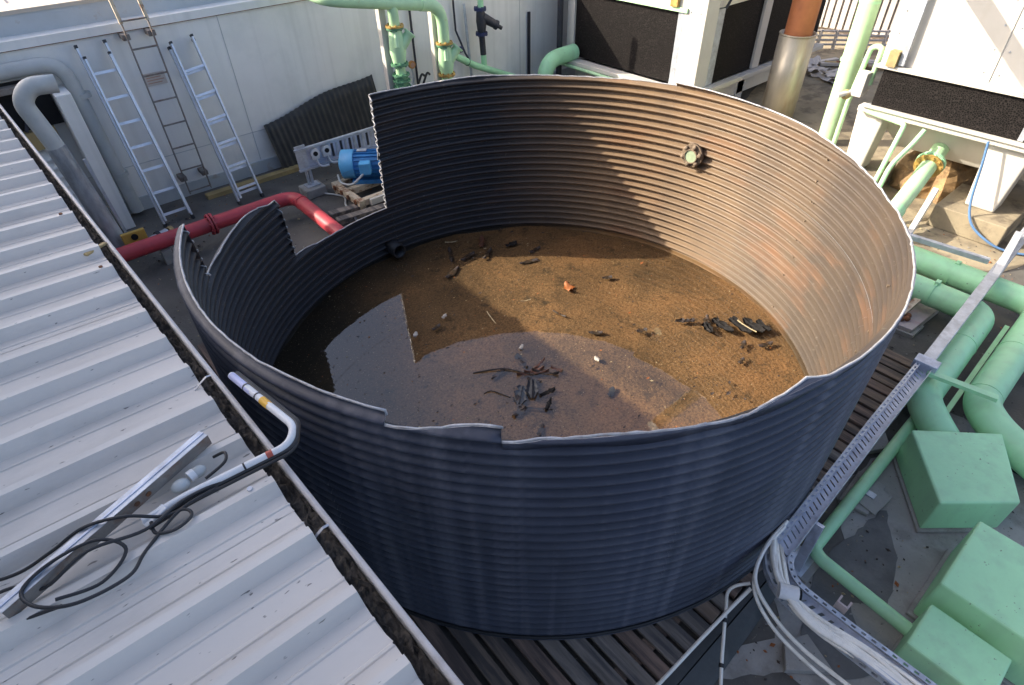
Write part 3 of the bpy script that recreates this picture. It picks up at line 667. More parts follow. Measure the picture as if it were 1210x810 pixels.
# downpipe, pier, gooseneck and louvre at the left end
dp = thing('downpipe', 'pale grey downpipe with an elbow running down beside the pier', 'pipe', (.75, 8.19, GZ))
MB().tube(fillet([(-2, 8.19, 1.74), (.70, 8.19, 1.74), (.75, 8.19, -.04)], .22, 8), .077, 16).build('pipe', 'pvc_grey', dp)
for z in (1.38, .45): MB().disc((.7515, 8.19, z), (0, 0, 1), .086, .05, 18).build('coupling', 'pvc_grey', dp)
pr = thing('wall_pier', 'plain pale grey pier standing left of the downpipe', 'pier', (.5, 8.1, GZ))
MB().box(.48, .63, 7.88, WY-.001, GZ+.001, 1.5).build('shaft', 'wall_paint', pr, .01)
lv = thing('louvre_panel', 'grey louvred wall panel behind the gutter under an ochre board', 'louvre', (-.3, 8.2, 0))
MB().box(-1.5, .37, 8.2, WY-.001, -.05, .95).build('back', 'wall_paint', lv)
for k in range(9):
    z = -.02+k*.105; mb = MB(); mb.add([(-1.5, 8.12, z), (.36, 8.12, z), (.36, 8.19, z+.095), (-1.5, 8.19, z+.095), (-1.5, 8.19, z), (.36, 8.19, z)], [(0, 1, 2, 3), (0, 4, 5, 1), (1, 5, 2), (0, 3, 4)]); mb.build('louvre_blade', 'wall_paint', lv)
MB().box(-1.5, .36, 8.1, 8.2, .955, 1.15).build('ochre_board', 'ochre', lv)
vo = thing('roof_opening', 'dark opening under the eaves behind the bent vent pipe', 'opening', (-.3, 8.2, 1.2))
MB().box(-1.5, .47, 8.19, WY-.002, 1.152, 1.62).build('recess', 'void', vo)
MB().box(-1.5, .3, 8.05, 8.18, 1.56, 1.615).build('rafter', 'rusty_steel', vo)
for xx in (-.2, .1): MB().obox((xx, 8.12, 1.16), (xx+.18, 8.12, 1.55), .03, .03).build('brace', 'dark_iron', vo)
gn = thing('vent_pipe', 'dusty grey vent pipe bent over at the top like a gooseneck', 'pipe', (.33, 7.2, GZ))
MB().pipe(fillet([(.36, 7.2, GZ+.02), (.24, 7.2, 1.3), (.17, 7.2, 1.68), (.28, 7.2, 1.8), (.5, 7.2, 1.78)], .14, 8), .082, .074, 20).build('pipe', 'pvc_grey', gn)
MB().tube([(.352, 7.2, GZ+.05), (.3, 7.2, .62), (.243, 7.2, 1.24)], [.098, .094, .088], 18).build('sleeve', 'wrap', gn)
MB().obox((.47, 7.22, GZ+.01), (.42, 7.22, 1.05), .03, .03).build('stay', 'galv', gn)
yb = thing('yellow_block', 'yellow block with a round black hole beside the red pipe', 'block', (.42, 7.05, .1))
MB().obox((.38, 7.03, .19), (.62, 7.03, .19), .05, .13).build('body', 'yellow', yb, .006)
MB().disc((.5, 7.0, .2), (0, -1, 0), .035, .012, 16).build('hole', 'void', yb)
tag(MB().obox((.0, 3.36, 1.905), (.11, 3.43, 1.90), .024, .012).build('yellow_stick', 'ochre', None, .003), 'flat ochre stick jammed across the gutter', 'stick')
jk = thing('pipe_coupling', 'small grey coupling with pale ends lying at the ladder feet', 'coupling', (.75, 7.25, GZ))
MB().tube([(.66, 7.25, -.02), (.86, 7.33, -.02)], .045, 12).build('body', 'galv', jk); MB().disc((.75, 7.286, -.02), (.93, .37, 0), .065, .04, 14).build('collar', 'dark_iron', jk); MB().disc((.9, 7.34, -.02), (.93, .37, 0), .05, .05, 14).build('end', 'ochre', jk)

# ------------------------------------------------------------------ red pipe
rp = thing('red_pipe', 'red painted fire water pipe turning a corner behind the tank', 'pipe', (1.3, 6.8, .15))
MB().tube(fillet([(-.4, 6.8, .15), (2.26, 6.8, .15), (2.26, 5.02, .13)], .2, 8), .082, 20).build('pipe', 'red', rp)
for xx in (1.24, 1.275):
    mb = MB(); flange(mb, (xx, 6.8, .15), (1, 0, 0), .122, .02, 8); mb.build('flange', 'red', rp)
MB().disc((2.26, 6.56, .15), (0, 1, 0), .088, .02, 18).build('weld_ring', 'red', rp)
for xx in (.7, 1.9): MB().box(xx-.05, xx+.05, 6.72, 6.88, GZ+.001, .066).build('saddle', 'concrete', rp)

# ------------------------------------------------------------------ black sheet offcut against the wall
bs = thing('leaning_sheet', 'black corrugated sheet offcut leaning on the wall behind the pump', 'sheet', (3.4, 8.1, GZ))
mb = MB(); vs = []; nx, nz = 110, 6
for lay in (0, .003):
    for i in range(nx+1):
        for j in range(nz+1):
            x = 2.6+1.75*i/nx; h = (.66+(x-2.6)*.17+.03*math.sin(x*4)) if True else 0
            t = j/nz; vs.append((x+.05*(1-t), 8.06+.17*t+.011*math.cos(x*6.283/.0697*.9)+lay, GZ+.002+h*t))
k = nz+1; o = (nx+1)*k; fs = []
for i in range(nx):
    for j in range(nz): a = i*k+j; fs += [(a, a+k, a+k+1, a+1), (o+a, o+a+1, o+a+k+1, o+a+k)]
    a = i*k+nz; fs.append((a, a+k, o+a+k, o+a))
mb.add(vs, fs, True); mb.build('sheet', 'black_sheet', bs)

# ------------------------------------------------------------------ cable tray board with isolators, pump
tb = thing('cable_tray_stand', 'galvanised cable tray board on a post carrying two round isolators', 'cable tray', (2.66, 7.2, GZ))
MB().box(2.58, 3.9, 7.2, 7.206, .26, .5).build('back_plate', 'galv_blue', tb)
MB().box(2.55, 3.9, 7.16, 7.2, .5, .525).build('top_flange', 'galv', tb); MB().box(2.55, 3.9, 7.16, 7.2, .235, .258).build('bottom_flange', 'galv', tb)
MB().box(2.56, 2.7, 7.185, 7.199, .262, .56).build('end_plate', 'galv', tb)
for k in range(14): MB().box(2.98+k*.065, 3.01+k*.065, 7.193, 7.199, .3, .47).build('slot_cover', 'dark_iron' if k % 2 else 'galv', tb)
for xx in (2.64, 2.69): MB().obox((xx, 7.2, GZ+.12), (xx, 7.2, .25), .03, .03).build('post', 'galv', tb)
MB().box(2.52, 2.8, 7.05, 7.3, GZ+.001, GZ+.12).build('foot_block', 'concrete', tb, .012)
MB().box(2.58, 2.76, 7.12, 7.26, GZ+.121, GZ+.135).build('foot_plate', 'galv', tb)
for i, xx in enumerate((2.8, 2.96)):
    s = thing('rotary_isolator', ['white round isolator on the tray board, left of the pair', 'white round isolator on the tray board, right of the pair'][i], 'switch', (xx, 7.17, .4), 'isolators on the tray board')
    mb = MB(); mb.tube([(xx, 7.199, .42), (xx, 7.15, .42)], .06, 18); mb.box(xx-.05, xx+.05, 7.165, 7.198, .34, .43); mb.build('housing', 'pvc_white', s)
    MB().disc((xx, 7.146, .42), (0, 1, 0), .03, .012, 14).build('dial', 'void', s)
    MB().tube(spline([(xx+.01, 7.18, .35), (xx+.02, 7.16, .27), (xx+.06, 7.14, .24), (xx+.13, 7.1, .25)], 6), .013, 8).build('conduit', 'pvc_white', s)
pm = thing('blue_pump_motor', 'bright blue electric pump motor on a cream rusted base frame', 'motor', (3.15, 6.75, GZ))
MA = V(math.cos(R(-38)), math.sin(R(-38)), 0); MS = V(-MA.y, MA.x, 0); MC = V(3.04, 6.95, .27)
def ma(l, sd=0, z=0): return MC+MA*l+MS*sd+V(0, 0, z)
mb = MB(); mb.tube([ma(0), ma(.012), ma(.17)], [.165, .182, .182], 28); mb.tube([ma(-.035), ma(0)], [.07, .165], 28); mb.build('fan_cowl', 'blue_lt', pm)
MB().tube([ma(.17), ma(.5)], .155, 24).build('body', 'blue', pm)
for k in range(20):
    an = 2*math.pi*k/20; p = MS*math.cos(an)+V(0, 0, math.sin(an)); a = ma(.18)+p*.163
    MB().obox(a, a+MA*.31, .006, .028, up=p).build('cooling_fin', 'blue', pm)
mb = MB(); mb.obox(ma(.26, -.2, .03), ma(.4, -.2, .03), .12, .15); mb.build('terminal_box', 'blue_lt', pm, .012)
MB().tube([ma(.5), ma(.54), ma(.72)], [.185, .185, .14], 24).build('drive_end', 'blue_lt', pm)
mb = MB(); mb.obox(ma(.22, 0, .178), ma(.34, 0, .178), .07, .012); mb.build('nameplate', 'galv', pm)
mb = MB(); mb.obox(ma(.12, 0, -.19), ma(.55, 0, -.19), .3, .05); mb.build('motor_foot', 'blue', pm)
MB().tube(spline([ma(.3, -.25, -.03), ma(.16, -.34, -.12), ma(.0, -.24, -.14), ma(-.06, -.1, -.1)], 6), .014, 8).build('supply_conduit', 'pvc_grey', pm)
fr = MB()
for xx in (2.9, 3.55): fr.box(xx-.04, xx+.04, 6.28, 7.02, -.03, .055)
for yy in (6.32, 6.7, 6.98): fr.box(2.94, 3.51, yy-.04, yy+.04, -.03, .054)
fr.build('base_frame', 'cream_rust', pm, .008)
for k in range(4): MB().disc((2.852, 6.38+.18*k, .012), (1, 0, 0), .032, .016, 10).build('drain_boss', 'rust', pm)
for yy in (6.3, 6.9): MB().box(2.87, 2.95, yy, yy+.08, GZ+.001, -.031).build('mount', 'cream_rust', pm)
MB().box(3.0, 3.5, 6.24, 6.275, -.03, .05).build('end_plate', 'tower_white', pm)
for i, (yy, lb) in enumerate([(6.32, 'long grey sleeper beam on the ground in front of the pump'), (6.12, 'grey sleeper beam nearest the tank behind its cut wall')]):
    tag(MB().obox((2.5, yy+.1, GZ+.04), (4.3, yy-.14, GZ+.04), .11, .078).build('sleeper', 'timber_grey', None, .008), lb, 'beam')
tag(MB().tube(spline([(2.76, 7.05, GZ+.02), (2.9, 6.8, GZ+.015), (2.8, 6.5, GZ+.015), (3.05, 6.2, GZ+.015), (3.1, 5.7, GZ+.015)], 8), .012, 8).build('grey_cable', 'pvc_grey'), 'thin grey cable trailing over the sleepers', 'cable')
rg = MB(); strip_piece(rg, (3.06, 5.95), .3, .2, R(20), -.04, curl=.06); tag(rg.build('cream_rag', 'cream_rust'), 'crumpled cream and orange sheet scrap behind the cut edge', 'scrap')
vl = MB(); vl.tube(spline([(2.62, 6.25, GZ+.03), (2.7, 6.15, GZ+.05), (2.66, 6.0, GZ+.04), (2.74, 5.95, GZ+.05)], 5), .02, 8); tag(vl.build('cable_coil', 'dark_iron'), 'small tangle of dark cable on the wet ground by the red pipe', 'cable')

# ------------------------------------------------------------------ posts, green pipework along the wall
for xx, lb in ((4.105, 'white square post left of the green valves'), (4.876, 'white square post between the two green valve legs')):
    p = thing('steel_post', lb, 'post', (xx, 7.29, GZ), 'white posts by the wall')
    MB().box(xx-.045, xx+.045, 7.245, 7.335, GZ+.013, 2.7).build('shaft', 'tower_white', p, .006); MB().box(xx-.08, xx+.08, 7.21, 7.37, GZ+.001, GZ+.012).build('base_plate', 'galv', p)
gp = thing('valve_manifold', 'pale green pipe header with two valved legs against the wall', 'pipework', (4.6, 7.16, GZ))
MY = 7.16
MB().tube(fillet([(3.35, 8.1, 2.12), (3.35, MY, 2.08), (4.44, MY, 1.882), (4.937, MY, 1.8), (4.941, MY, GZ+.01)], .24, 8), .077, 18).build('header', 'green_lt', gp)
MB().disc((4.69, MY, 1.841), (.98, 0, -.17), .084, .15, 18).build('coupling', 'green_lt', gp)
MB().tube([(4.2075, MY, 1.91), (4.2075, MY, GZ+.01)], .067, 16).build('leg', 'green_lt', gp)
for xx, z1, z2, bm in ((4.2075, 1.667, 1.218, 'green_lt'), (4.941, 1.34, .938, 'green_lt')):
    mb = MB(); flange(mb, (xx, MY, z1), (0, 0, 1), .117, .02, 8); mb.build('flange', 'brass', gp)
    mb = MB(); flange(mb, (xx, MY, z1-.024), (0, 0, 1), .112, .02, 8); mb.build('flange', 'green_dk', gp)
    mb = MB(); flange(mb, (xx, MY, z2), (0, 0, 1), .117, .028, 8); mb.build('flange', 'brass' if z2 < 1 else 'green_dk', gp)
    mb = MB(); zm = (z1+z2)/2; mb.tube([(xx, MY, z2), (xx, MY, zm-.08), (xx, MY, zm+.06), (xx, MY, z1-.03)], [.08, .107, .098, .08], 18)
    mb.tube([(xx+.02, MY-.02, zm-.04), (xx+.16, MY-.07, zm+.12)], [.075, .06], 14); mb.tube([(xx-.03, MY-.06, z1-.06), (xx-.06, MY-.1, zm)], .028, 10)
    v = mb.build('valve_body', bm, gp); MB().disc((xx+.165, MY-.072, zm+.128), (.62, -.25, .75), .08, .024, 16).build('valve_cap', bm, v)
MB().tube([(4.2075, MY, 1.09), (4.2075, MY, .84)], [.089, .089], 14).build('bellows', 'green_dk', gp)
for z in (1.087, 1.012, .938, .863):
    mb = MB(); flange(mb, (4.2075, MY, z), (0, 0, 1), .117, .019, 8); mb.build('flange', 'green_dk', gp)
br = thing('branch_pipe', 'thin green branch pipe sloping down from the right valve leg', 'pipe', (6, 7.95, GZ))
MB().tube([(5.45, 7.9, 1.0), (6.06, 7.98, .66), (6.8, 8.0, .34), (7.4, 8.0, .08)], .052, 14).build('pipe', 'green', br)
MB().tube([(4.98, 7.2, 1.08), (5.47, 7.9, 1.0)], .075, 14).build('tee', 'green', br)
for s in (.25, .75): MB().disc(V(5.45, 7.9, 1.0).lerp(V(6.06, 7.98, .66), s), (.61, .08, -.34), .058, .014, 14).build('weld_ring', 'green_dk', br)
ys = thing('strainer_riser', 'dark Y strainer on a thin green riser pipe', 'strainer', (6.24, 8.0, .5))
MB().tube([(6.25, 8.0, 1.46), (6.22, 8.0, 2.4)], .045, 14).build('riser', 'green', ys)
MB().tube([(6.27, 8.0, .6), (6.26, 8.0, .78)], .045, 14).build('lower_riser', 'green', ys)
MB().tube([(6.26, 8.0, .78), (6.245, 8.0, 1.08)], .048, 12).build('spool', 'dark_iron', ys)
mb = MB(); flange(mb, (6.235, 8.0, 1.44), (0, 0, 1), .095, .04, 6); mb.build('flange', 'valve_blue', ys)
mb = MB(); flange(mb, (6.245, 8.0, 1.09), (0, 0, 1), .095, .04, 6); mb.build('flange', 'valve_blue', ys)
mb = MB(); mb.tube([(6.245, 8.0, 1.1), (6.245, 7.99, 1.27), (6.235, 8.0, 1.43)], [.06, .085, .06], 14); mb.tube([(6.26, 7.98, 1.32), (6.45, 7.9, 1.2)], [.075, .06], 14); mb.disc((6.46, 7.895, 1.195), (.84, -.35, -.5), .07, .04, 12)
mb.tube([(6.46, 7.895, 1.195), (6.54, 7.86, 1.14)], .03, 10); mb.build('strainer_body', 'dark_iron', ys)
pg = thing('pressure_gauge', 'round copper coloured gauge on a thin syphon between the posts', 'gauge', (4.95, 8.15, .6))
MB().tube([(4.98, 8.1, .86), (4.98, 8.14, .86)], .055, 18).build('case', 'copper', pg); MB().disc((4.98, 8.095, .86), (0, 1, 0), .035, .006, 16).build('dial', 'plaque_ink', pg)
MB().tube(spline([(4.98, 8.13, .8), (4.99, 8.13, .65), (4.93, 8.13, .55), (4.75, 8.05, .52)], 6), .012, 8).build('syphon', 'galv', pg)
for x, y, z, lb in ((4.99, 8.05, 1.28, 'small blue lever valve by the left green leg'), (5.82, 8.0, .93, 'small blue lever valve by the green branch pipe')):
    h = thing('lever_valve', lb, 'valve', (x, y, z), 'blue lever valves'); MB().box(x-.03, x+.03, y-.02, y+.02, z-.035, z+.05).build('grip', 'valve_blue', h, .006); MB().tube([(x-.02, y, z-.03), (x-.05, y+.1, z-.09)], .014, 8).build('stem', 'brass', h)
tag(MB().tube([(5.9, 8.24, 2.0), (5.92, 8.24, 1.15), (6.05, 8.2, .8), (6.05, 8.1, .72)], .016, 8).build('wall_conduit', 'dark_iron'), 'dark bent conduit on the wall by the branch pipe', 'conduit')
tag(MB().tube([(6.08, 8.2, 1.5), (6.12, 8.15, .3)], .022, 10).build('probe_rod', 'galv'), 'thin silver rod standing left of the strainer', 'rod')
tag(MB().tube([(5.13, 8.25, 1.95), (5.13, 8.25, .3)], .018, 8).build('wall_conduit', 'dark_iron'), 'straight dark conduit on the wall behind the second white post', 'conduit')
tag(MB().obox((7.48, 8.26, GZ+.001), (7.48, 8.26, 1.17), .045, .03, up=(0, 1, 0)).build('wall_channel', 'dark_iron'), 'upright dark channel alone on the wall right of the strainer', 'channel')
for k, (x, lb) in enumerate(((4.98, 'black looped hose on the wall between the posts, left one'), (5.08, 'black looped hose on the wall between the posts, right one'))):
    tag(MB().tube(spline([(x, 8.1, .45), (x+.05, 8.05, .62), (x+.13, 8.08, .7), (x+.2, 8.12, .66)], 6), .017, 8).build('black_hose', 'rubber'), lb, 'hose')
tag(MB().tube(fillet([(7.2, 7.55, GZ+.01), (7.2, 7.55, .58), (7.88, 7.55, .6)], .3, 10), .13, 20).build('green_elbow', 'green'), 'thick green elbow entering the corner of the nearer cooling tower', 'pipe')
cb = MB()
for k in range(4): cb.box(7.4+k*.07, 7.44+k*.07, 7.42, 7.47, .12, .3)
tag(cb.build('ribbed_box', 'dark_iron'), 'small dark ribbed box under the green elbow', 'box')
tag(MB().tube([(7.76, 7.78, GZ), (7.76, 7.8, 2.2)], .05, 10).build('dark_riser', 'dark_iron'), 'dark fitted riser pipe against the left edge of the cooling tower', 'pipe')
# ------------------------------------------------------------------ cooling towers
t1 = thing('cooling_tower', 'white cooling tower with big black fill panels behind the tank', 'cooling tower', (9.6, 6.4, GZ))
TX, TY, TZ = 7.9, 5.1, .5
mb = MB(); mb.box(TX+.09, 11.6, TY+.09, 7.7, TZ, 3.4); mb.build('core', 'void', t1)
# corner posts and panels: left face (X = TX), right face (Y = TY)
mb = MB(); mb.box(TX, TX+.3, TY, TY+.36, TZ, 3.3); mb.build('corner_post', 'tower_white', t1, .01)
MB().box(TX, TX+.08, 7.6, 7.76, TZ, 3.3).build('edge_post', 'tower_white', t1, .008)
MB().box(TX-.002, TX+.085, TY+.36, 7.6, 1.56, 3.3).build('upper_panel', 'tower_white', t1)
MB().box(TX+.3, 11.6, TY-.002, TY+.085, 1.56, 3.3).build('upper_panel', 'tower_white', t1)
MB().box(TX-.03, TX+.05, TY+.3, 7.6, 1.5, 1.558).build('lintel', 'green_lt', t1)
MB().box(TX+.04, TX+.085, TY+.46, 7.6, TZ+.02, 1.5).build('fill_panel', 'black_fill', t1)
MB().box(TX+.005, TX+.1, TY+.361, TY+.46, TZ+.01, 1.5).build('fill_frame', 'galv', t1)
MB().box(TX+.46, 9.42, TY+.03, TY+.085, TZ+.02, 1.54).build('fill_panel', 'black_fill', t1)
MB().box(TX+.301, TX+.46, TY+.005, TY+.085, TZ+.01, 1.54).build('fill_frame', 'galv', t1)
MB().box(9.62, 11.4, TY+.03, TY+.085, TZ+.02, 1.54).build('fill_panel', 'black_fill', t1)
MB().box(9.42, 9.62, TY-.01, TY+.085, TZ+.01, 1.559).build('mullion', 'tower_white', t1, .006)
MB().box(TX-.16, TX+.02, TY-.1, 7.9, TZ-.07, TZ).build('sill', 'tower_white', t1, .01)
MB().box(TX+.02, 11.6, TY-.1, TY+.03, TZ-.07, TZ).build('sill', 'tower_white', t1, .01)
MB().box(TX+.1, 11.5, TY+.1, 7.6, .12, TZ-.072).build('basin', 'tower_white', t1)
for x, y in ((8.05, 7.4), (8.15, 5.35), (9.4, 5.3), (11.0, 5.3)):
    MB().box(x-.1, x+.1, y-.1, y+.1, GZ+.001, .43).build('leg', 'tower_white', t1, .01)
for z in (1.2, 2.0):
    for yy in (TY+.1, TY+.26): MB().disc((TX-.003, yy, z+.32), (1, 0, 0), .014, .012, 8).build('bolt', 'galv', t1)
MB().box(TX-.06, TX+.02, 5.56, 5.68, 1.56, 1.95).build('lug', 'brass', t1)
MB().tube(spline([(8.26, 5.04, 1.56), (8.27, 5.0, 1.66), (8.3, 5.0, 1.72), (8.32, 5.02, 1.85)], 5), .02, 8).build('drain_hose', 'dark_iron', t1)
tag(MB().tube([(7.72, 8.0, .42), (7.7, 5.3, .40)], .028, 10).build('sill_pipe', 'green_lt'), 'thin pale pipe slung under the sill of the nearer cooling tower', 'pipe')

t2 = thing('cooling_tower', 'cream white cooling tower with a low black honeycomb inlet at the right edge', 'cooling tower', (9, 1.4, GZ))
X2 = 7.8
mb = MB()
mb.add([(X2+.06, 2.7, 1.36), (X2+.06, -.6, 1.36), (X2+.0, -.6, 3.4), (X2+.0, 2.76, 3.4), (10.4, 2.7, 1.36), (10.4, -.6, 1.36), (10.4, -.6, 3.4), (10.4, 2.76, 3.4)],
       [(0, 1, 2, 3)[::-1], (4, 7, 6, 5)[::-1], (0, 3, 7, 4)[::-1], (1, 5, 6, 2)[::-1], (3, 2, 6, 7)[::-1], (0, 4, 5, 1)[::-1]]); mb.build('casing', 'tower_white', t2, .02)
MB().box(X2-.03, X2+.055, -.6, 2.7, 1.36, 1.40).build('drip_edge', 'tower_white', t2, .006)
MB().box(X2+.02, 10.3, -.55, 2.62, .95, 1.358).build('inlet', 'black_fill', t2)
MB().box(X2+.0, X2+.05, 1.08, 1.13, .96, 1.355).build('inlet_post', 'galv', t2)
MB().box(X2-.08, X2+.06, -.6, 2.72, .88, .948).build('sill', 'tower_white', t2, .012)
MB().tube([(X2-.1, 2.66, .96), (X2-.1, -.6, .95)], .018, 10).build('sill_pipe', 'tower_white', t2)
mb = MB(); mb.add([(X2+.15, 2.65, .88), (X2+.15, -.6, .88), (10.2, -.6, .88), (10.2, 2.65, .88), (X2+.45, 2.3, .42), (X2+.45, -.3, .42), (9.9, -.3, .42), (9.9, 2.3, .42)], [(0, 4, 5, 1), (1, 5, 6, 2), (2, 6, 7, 3), (3, 7, 4, 0), (4, 7, 6, 5)]); mb.build('sump', 'tower_white', t2, .02)
for y0, y1 in ((2.46, 2.72), (.98, 1.32), (-.6, -.3)):
    mb = MB(); mb.add([(X2+.02, y0-.04, .88), (X2+.32, y0-.04, .88), (X2+.32, y1+.03, .88), (X2+.02, y1+.03, .88), (X2+.04, y0+.02, .16), (X2+.3, y0+.02, .16), (X2+.3, y1-.03, .16), (X2+.04, y1-.03, .16)], [(0, 1, 2, 3), (7, 6, 5, 4), (0, 4, 5, 1), (1, 5, 6, 2), (2, 6, 7, 3), (3, 7, 4, 0)]); mb.build('leg', 'tower_white', t2, .02)
    MB().box(X2-.2, X2+.6, y0-.2, y1+.18, GZ+.006, .158).build('plinth', 'sandy', t2, .01)
MB().box(X2-.06, X2+.04, 2.5, 2.6, 1.40, 1.56).build('lug', 'ochre', t2)
MB().obox((X2+.054, 1.62, 1.42), (X2+.012, 1.64, 3.0), .012, .012, up=(1, 0, 0)).build('panel_joint', 'tower_white', t2)
for yy in (2.62, 1.7, 1.56, .7):
    for z in (1.5, 1.72, 1.94, 2.16): MB().disc((X2+.057-.0294*(z-1.36), yy, z), (1, 0, .03), .009, .01, 8).build('rivet', 'galv', t2)
MB().obox((X2+.0, 2.46, 1.42), (X2-.02, 2.475, 2.6), .06, .03, up=(1, 0, 0)).build('grey_strip', 'galv', t2)  # narrow upright grey bar along the casing
# overhead pipe between the towers: its slanting shadow falls on the casing
oh = thing('overhead_pipe', 'pipe crossing overhead between the towers, above the picture', 'pipe', (6.6, 2.75, 2.72))
MB().tube([(7.78, 2.68, 2.68), (4.6, 2.68, 2.68)], .085, 14).build('pipe', 'pvc_grey', oh)
ot = thing('outlet_pipe', 'green outlet pipe with a bolted flange under the far right tower', 'pipe', (7.6, 1.78, GZ))
MB().tube([(8.3, 1.84, .6), (7.82, 1.78, .47), (7.35, 1.74, .32), (6.85, 1.7, .2)], .09, 18).build('pipe', 'green_lt', ot)
mb = MB(); flange(mb, (7.85, 1.785, .48), (.95, .1, .28), .155, .03, 10); mb.build('flange', 'green', ot)
mb = MB(); flange(mb, (7.80, 1.78, .465), (.95, .1, .28), .15, .02, 10); mb.build('flange', 'brass', ot)
MB().tube([(7.0, 1.72, .235), (6.8, 1.7, .19)], .11, 16).build('coupling', 'green', ot)
for i, (pts, lb) in enumerate([([(7.72, 2.6, .9), (7.70, 2.16, .87), (7.62, 2.14, .85), (7.0, 2.05, .15), (7.0, 2.05, GZ+.01)], 'thin green drain pipe dropping from the sill, left one'), ([(7.72, 1.95, .86), (7.62, 1.98, .72), (7.3, 2.02, .55), (6.9, 1.95, .12), (6.9, 1.95, GZ+.01)], 'thin green drain pipe dropping from the sill, right one')]):
    tag(MB().tube(fillet(pts, .1, 5), .026, 10).build('drain_pipe', 'green_lt'), lb, 'pipe', 'thin drain pipes under the tower')
tag(MB().tube(spline([(7.66, 1.33, .93), (7.64, 1.28, .7), (7.6, 1.2, .3), (7.54, 1.08, .1), (7.53, .86, -.02), (7.58, .68, GZ+.03), (7.66, .5, GZ+.03)], 6), .013, 8).build('blue_hose', 'hose_blue'), 'thin blue hose hanging down the tower leg at the right edge', 'hose')
# bulky brown tarpaulin bundle under the tower
mb = MB(); vs = []; nu, nv = 22, 10
for i in range(nv+1):
    ph = math.pi*.5*i/nv
    for k in range(nu):
        an = 2*math.pi*k/nu; r = 1+.12*math.sin(3*an+1)+.08*math.sin(7*an)+rnd.uniform(-.05, .05)
        vs.append((8.75+.62*r*math.cos(an)*math.cos(ph)**.6, 1.85+.42*r*math.sin(an)*math.cos(ph)**.6, GZ+.006+.46*math.sin(ph)*(1+.1*math.sin(4*an))))
mb.add(vs, [(i*nu+k, i*nu+(k+1) % nu, (i+1)*nu+(k+1) % nu, (i+1)*nu+k) for i in range(nv) for k in range(nu)], False)
tag(mb.build('tarp_bundle', 'tarp'), 'crumpled brown tarpaulin bundle on the ground under the far right tower', 'tarpaulin')

# ------------------------------------------------------------------ orange flue in a metal sleeve, tall green pipe
of = thing('flue_pipe', 'orange flue pipe rising out of a dull metal sleeve', 'flue', (9.2, 4.38, GZ))
MB().pipe([(9.2, 4.38, GZ+.001), (9.2, 4.38, 1.2)], .25, .235, 32).build('sleeve', 'galv_sleeve', of)
MB().tube([(9.2, 4.38, GZ+.002), (9.2, 4.38, 4)], .19, 28).build('pipe', 'orange', of)
MB().tube([(9.2+.252*math.cos(k*.2618), 4.38+.252*math.sin(k*.2618), 1.19) for k in range(24)], .009, 6, closed=True).build('sleeve_rim', 'galv_sleeve', of)
gt = thing('tall_green_pipe', 'tall straight pale green riser pipe right of the orange flue', 'pipe', (9.0, 3.46, GZ))
MB().tube([(9.0, 3.44, GZ+.001), (9.0, 3.5, 4)], .125, 22).build('pipe', 'green_lt', gt)
for z in (1.75, 1.05): MB().disc((9.0, 3.47, z), (0, 0, 1), .129, .03, 22).build('weld_ring', 'green', gt)

# ------------------------------------------------------------------ far background
fx = thing('white_shed', 'far off white ribbed metal shed between flue and tower', 'shed', (17, 7, GZ))
FA, FB = V(14.5, 7.8, 0), V(15.0, 4.6, 0); FN = V(.99, .15, 0)*.1
for k in range(22):
    a = FA.lerp(FB, k/22); b = FA.lerp(FB, (k+.7)/22); c, d = a+FN, b+FN
    MB().add([(a.x, a.y, .02), (b.x, b.y, .02), (b.x, b.y, 3.2), (a.x, a.y, 3.2), (c.x, c.y, .02), (d.x, d.y, .02), (d.x, d.y, 3.2), (c.x, c.y, 3.2)], [(0, 1, 2, 3), (7, 6, 5, 4), (3, 2, 6, 7), (1, 5, 6, 2), (0, 3, 7, 4)]).build('rib', 'far_white', fx)
MB().prism([(14.62, 7.8), (15.12, 4.6), (18, 5), (17.6, 8.2)], GZ+.001, 3.1).build('body', 'roof_pink', fx)
rl = thing('pipe_rack', 'far off low rack of white pipes in front of the ribbed shed', 'rack', (13.8, 5.5, GZ))
for k in range(4): MB().tube([(13.0, 6.4, .0+.085*k), (14.7, 4.5, .0+.085*k)], .02, 8).build('rail', 'far_white', rl)
for k in range(9):
    p = V(13.0, 6.4, 0).lerp(V(14.7, 4.5, 0), k/8); MB().obox((p.x, p.y, GZ+.001), (p.x, p.y, .28), .05, .05).build('upright', 'far_white', rl)
for i in range(9):
    x0, y0 = 12.3+.1*i, 5.5-.13*i+rnd.uniform(-.1, .1); an = rnd.uniform(-.5, .5)-.9; L_ = rnd.uniform(.4, .9); m_ = ['far_white', 'far_white', 'ochre', 'rust', 'galv'][i % 5]
    word = ['white plank', 'white batten', 'ochre plank', 'rusty bar', 'grey bar'][i % 5]
    place = ['nearest the flue', 'second from the flue', 'third from the flue', 'lying at the near side', 'in the middle', 'lying at the far side', 'half buried', 'farthest right but one', 'farthest right'][i]
    o = MB().obox((x0, y0, GZ+.035+.012*i), (x0+math.cos(an)*L_, y0+math.sin(an)*L_, GZ+.06+.012*i), .1, .05).build('scrap_board', m_, None)
    tag(o, word+' in the pale scrap heap far off, '+place, 'board', 'boards in the far scrap heap')
hp = MB()
for k in range(7): strip_piece(hp, (11.9+rnd.uniform(-.3, .4), 4.9+rnd.uniform(-.5, .5)), .7, .25, rnd.random()*3, GZ+.012+.015*k, curl=.07)
tag(hp.build('plastic_sheet', 'far_white'), 'crumpled white plastic sheeting on the far deck beside the flue', 'sheeting')
wb = thing('distant_building', 'plain dark grey building edge far behind the cream tower', 'building', (19, 3.6, GZ))
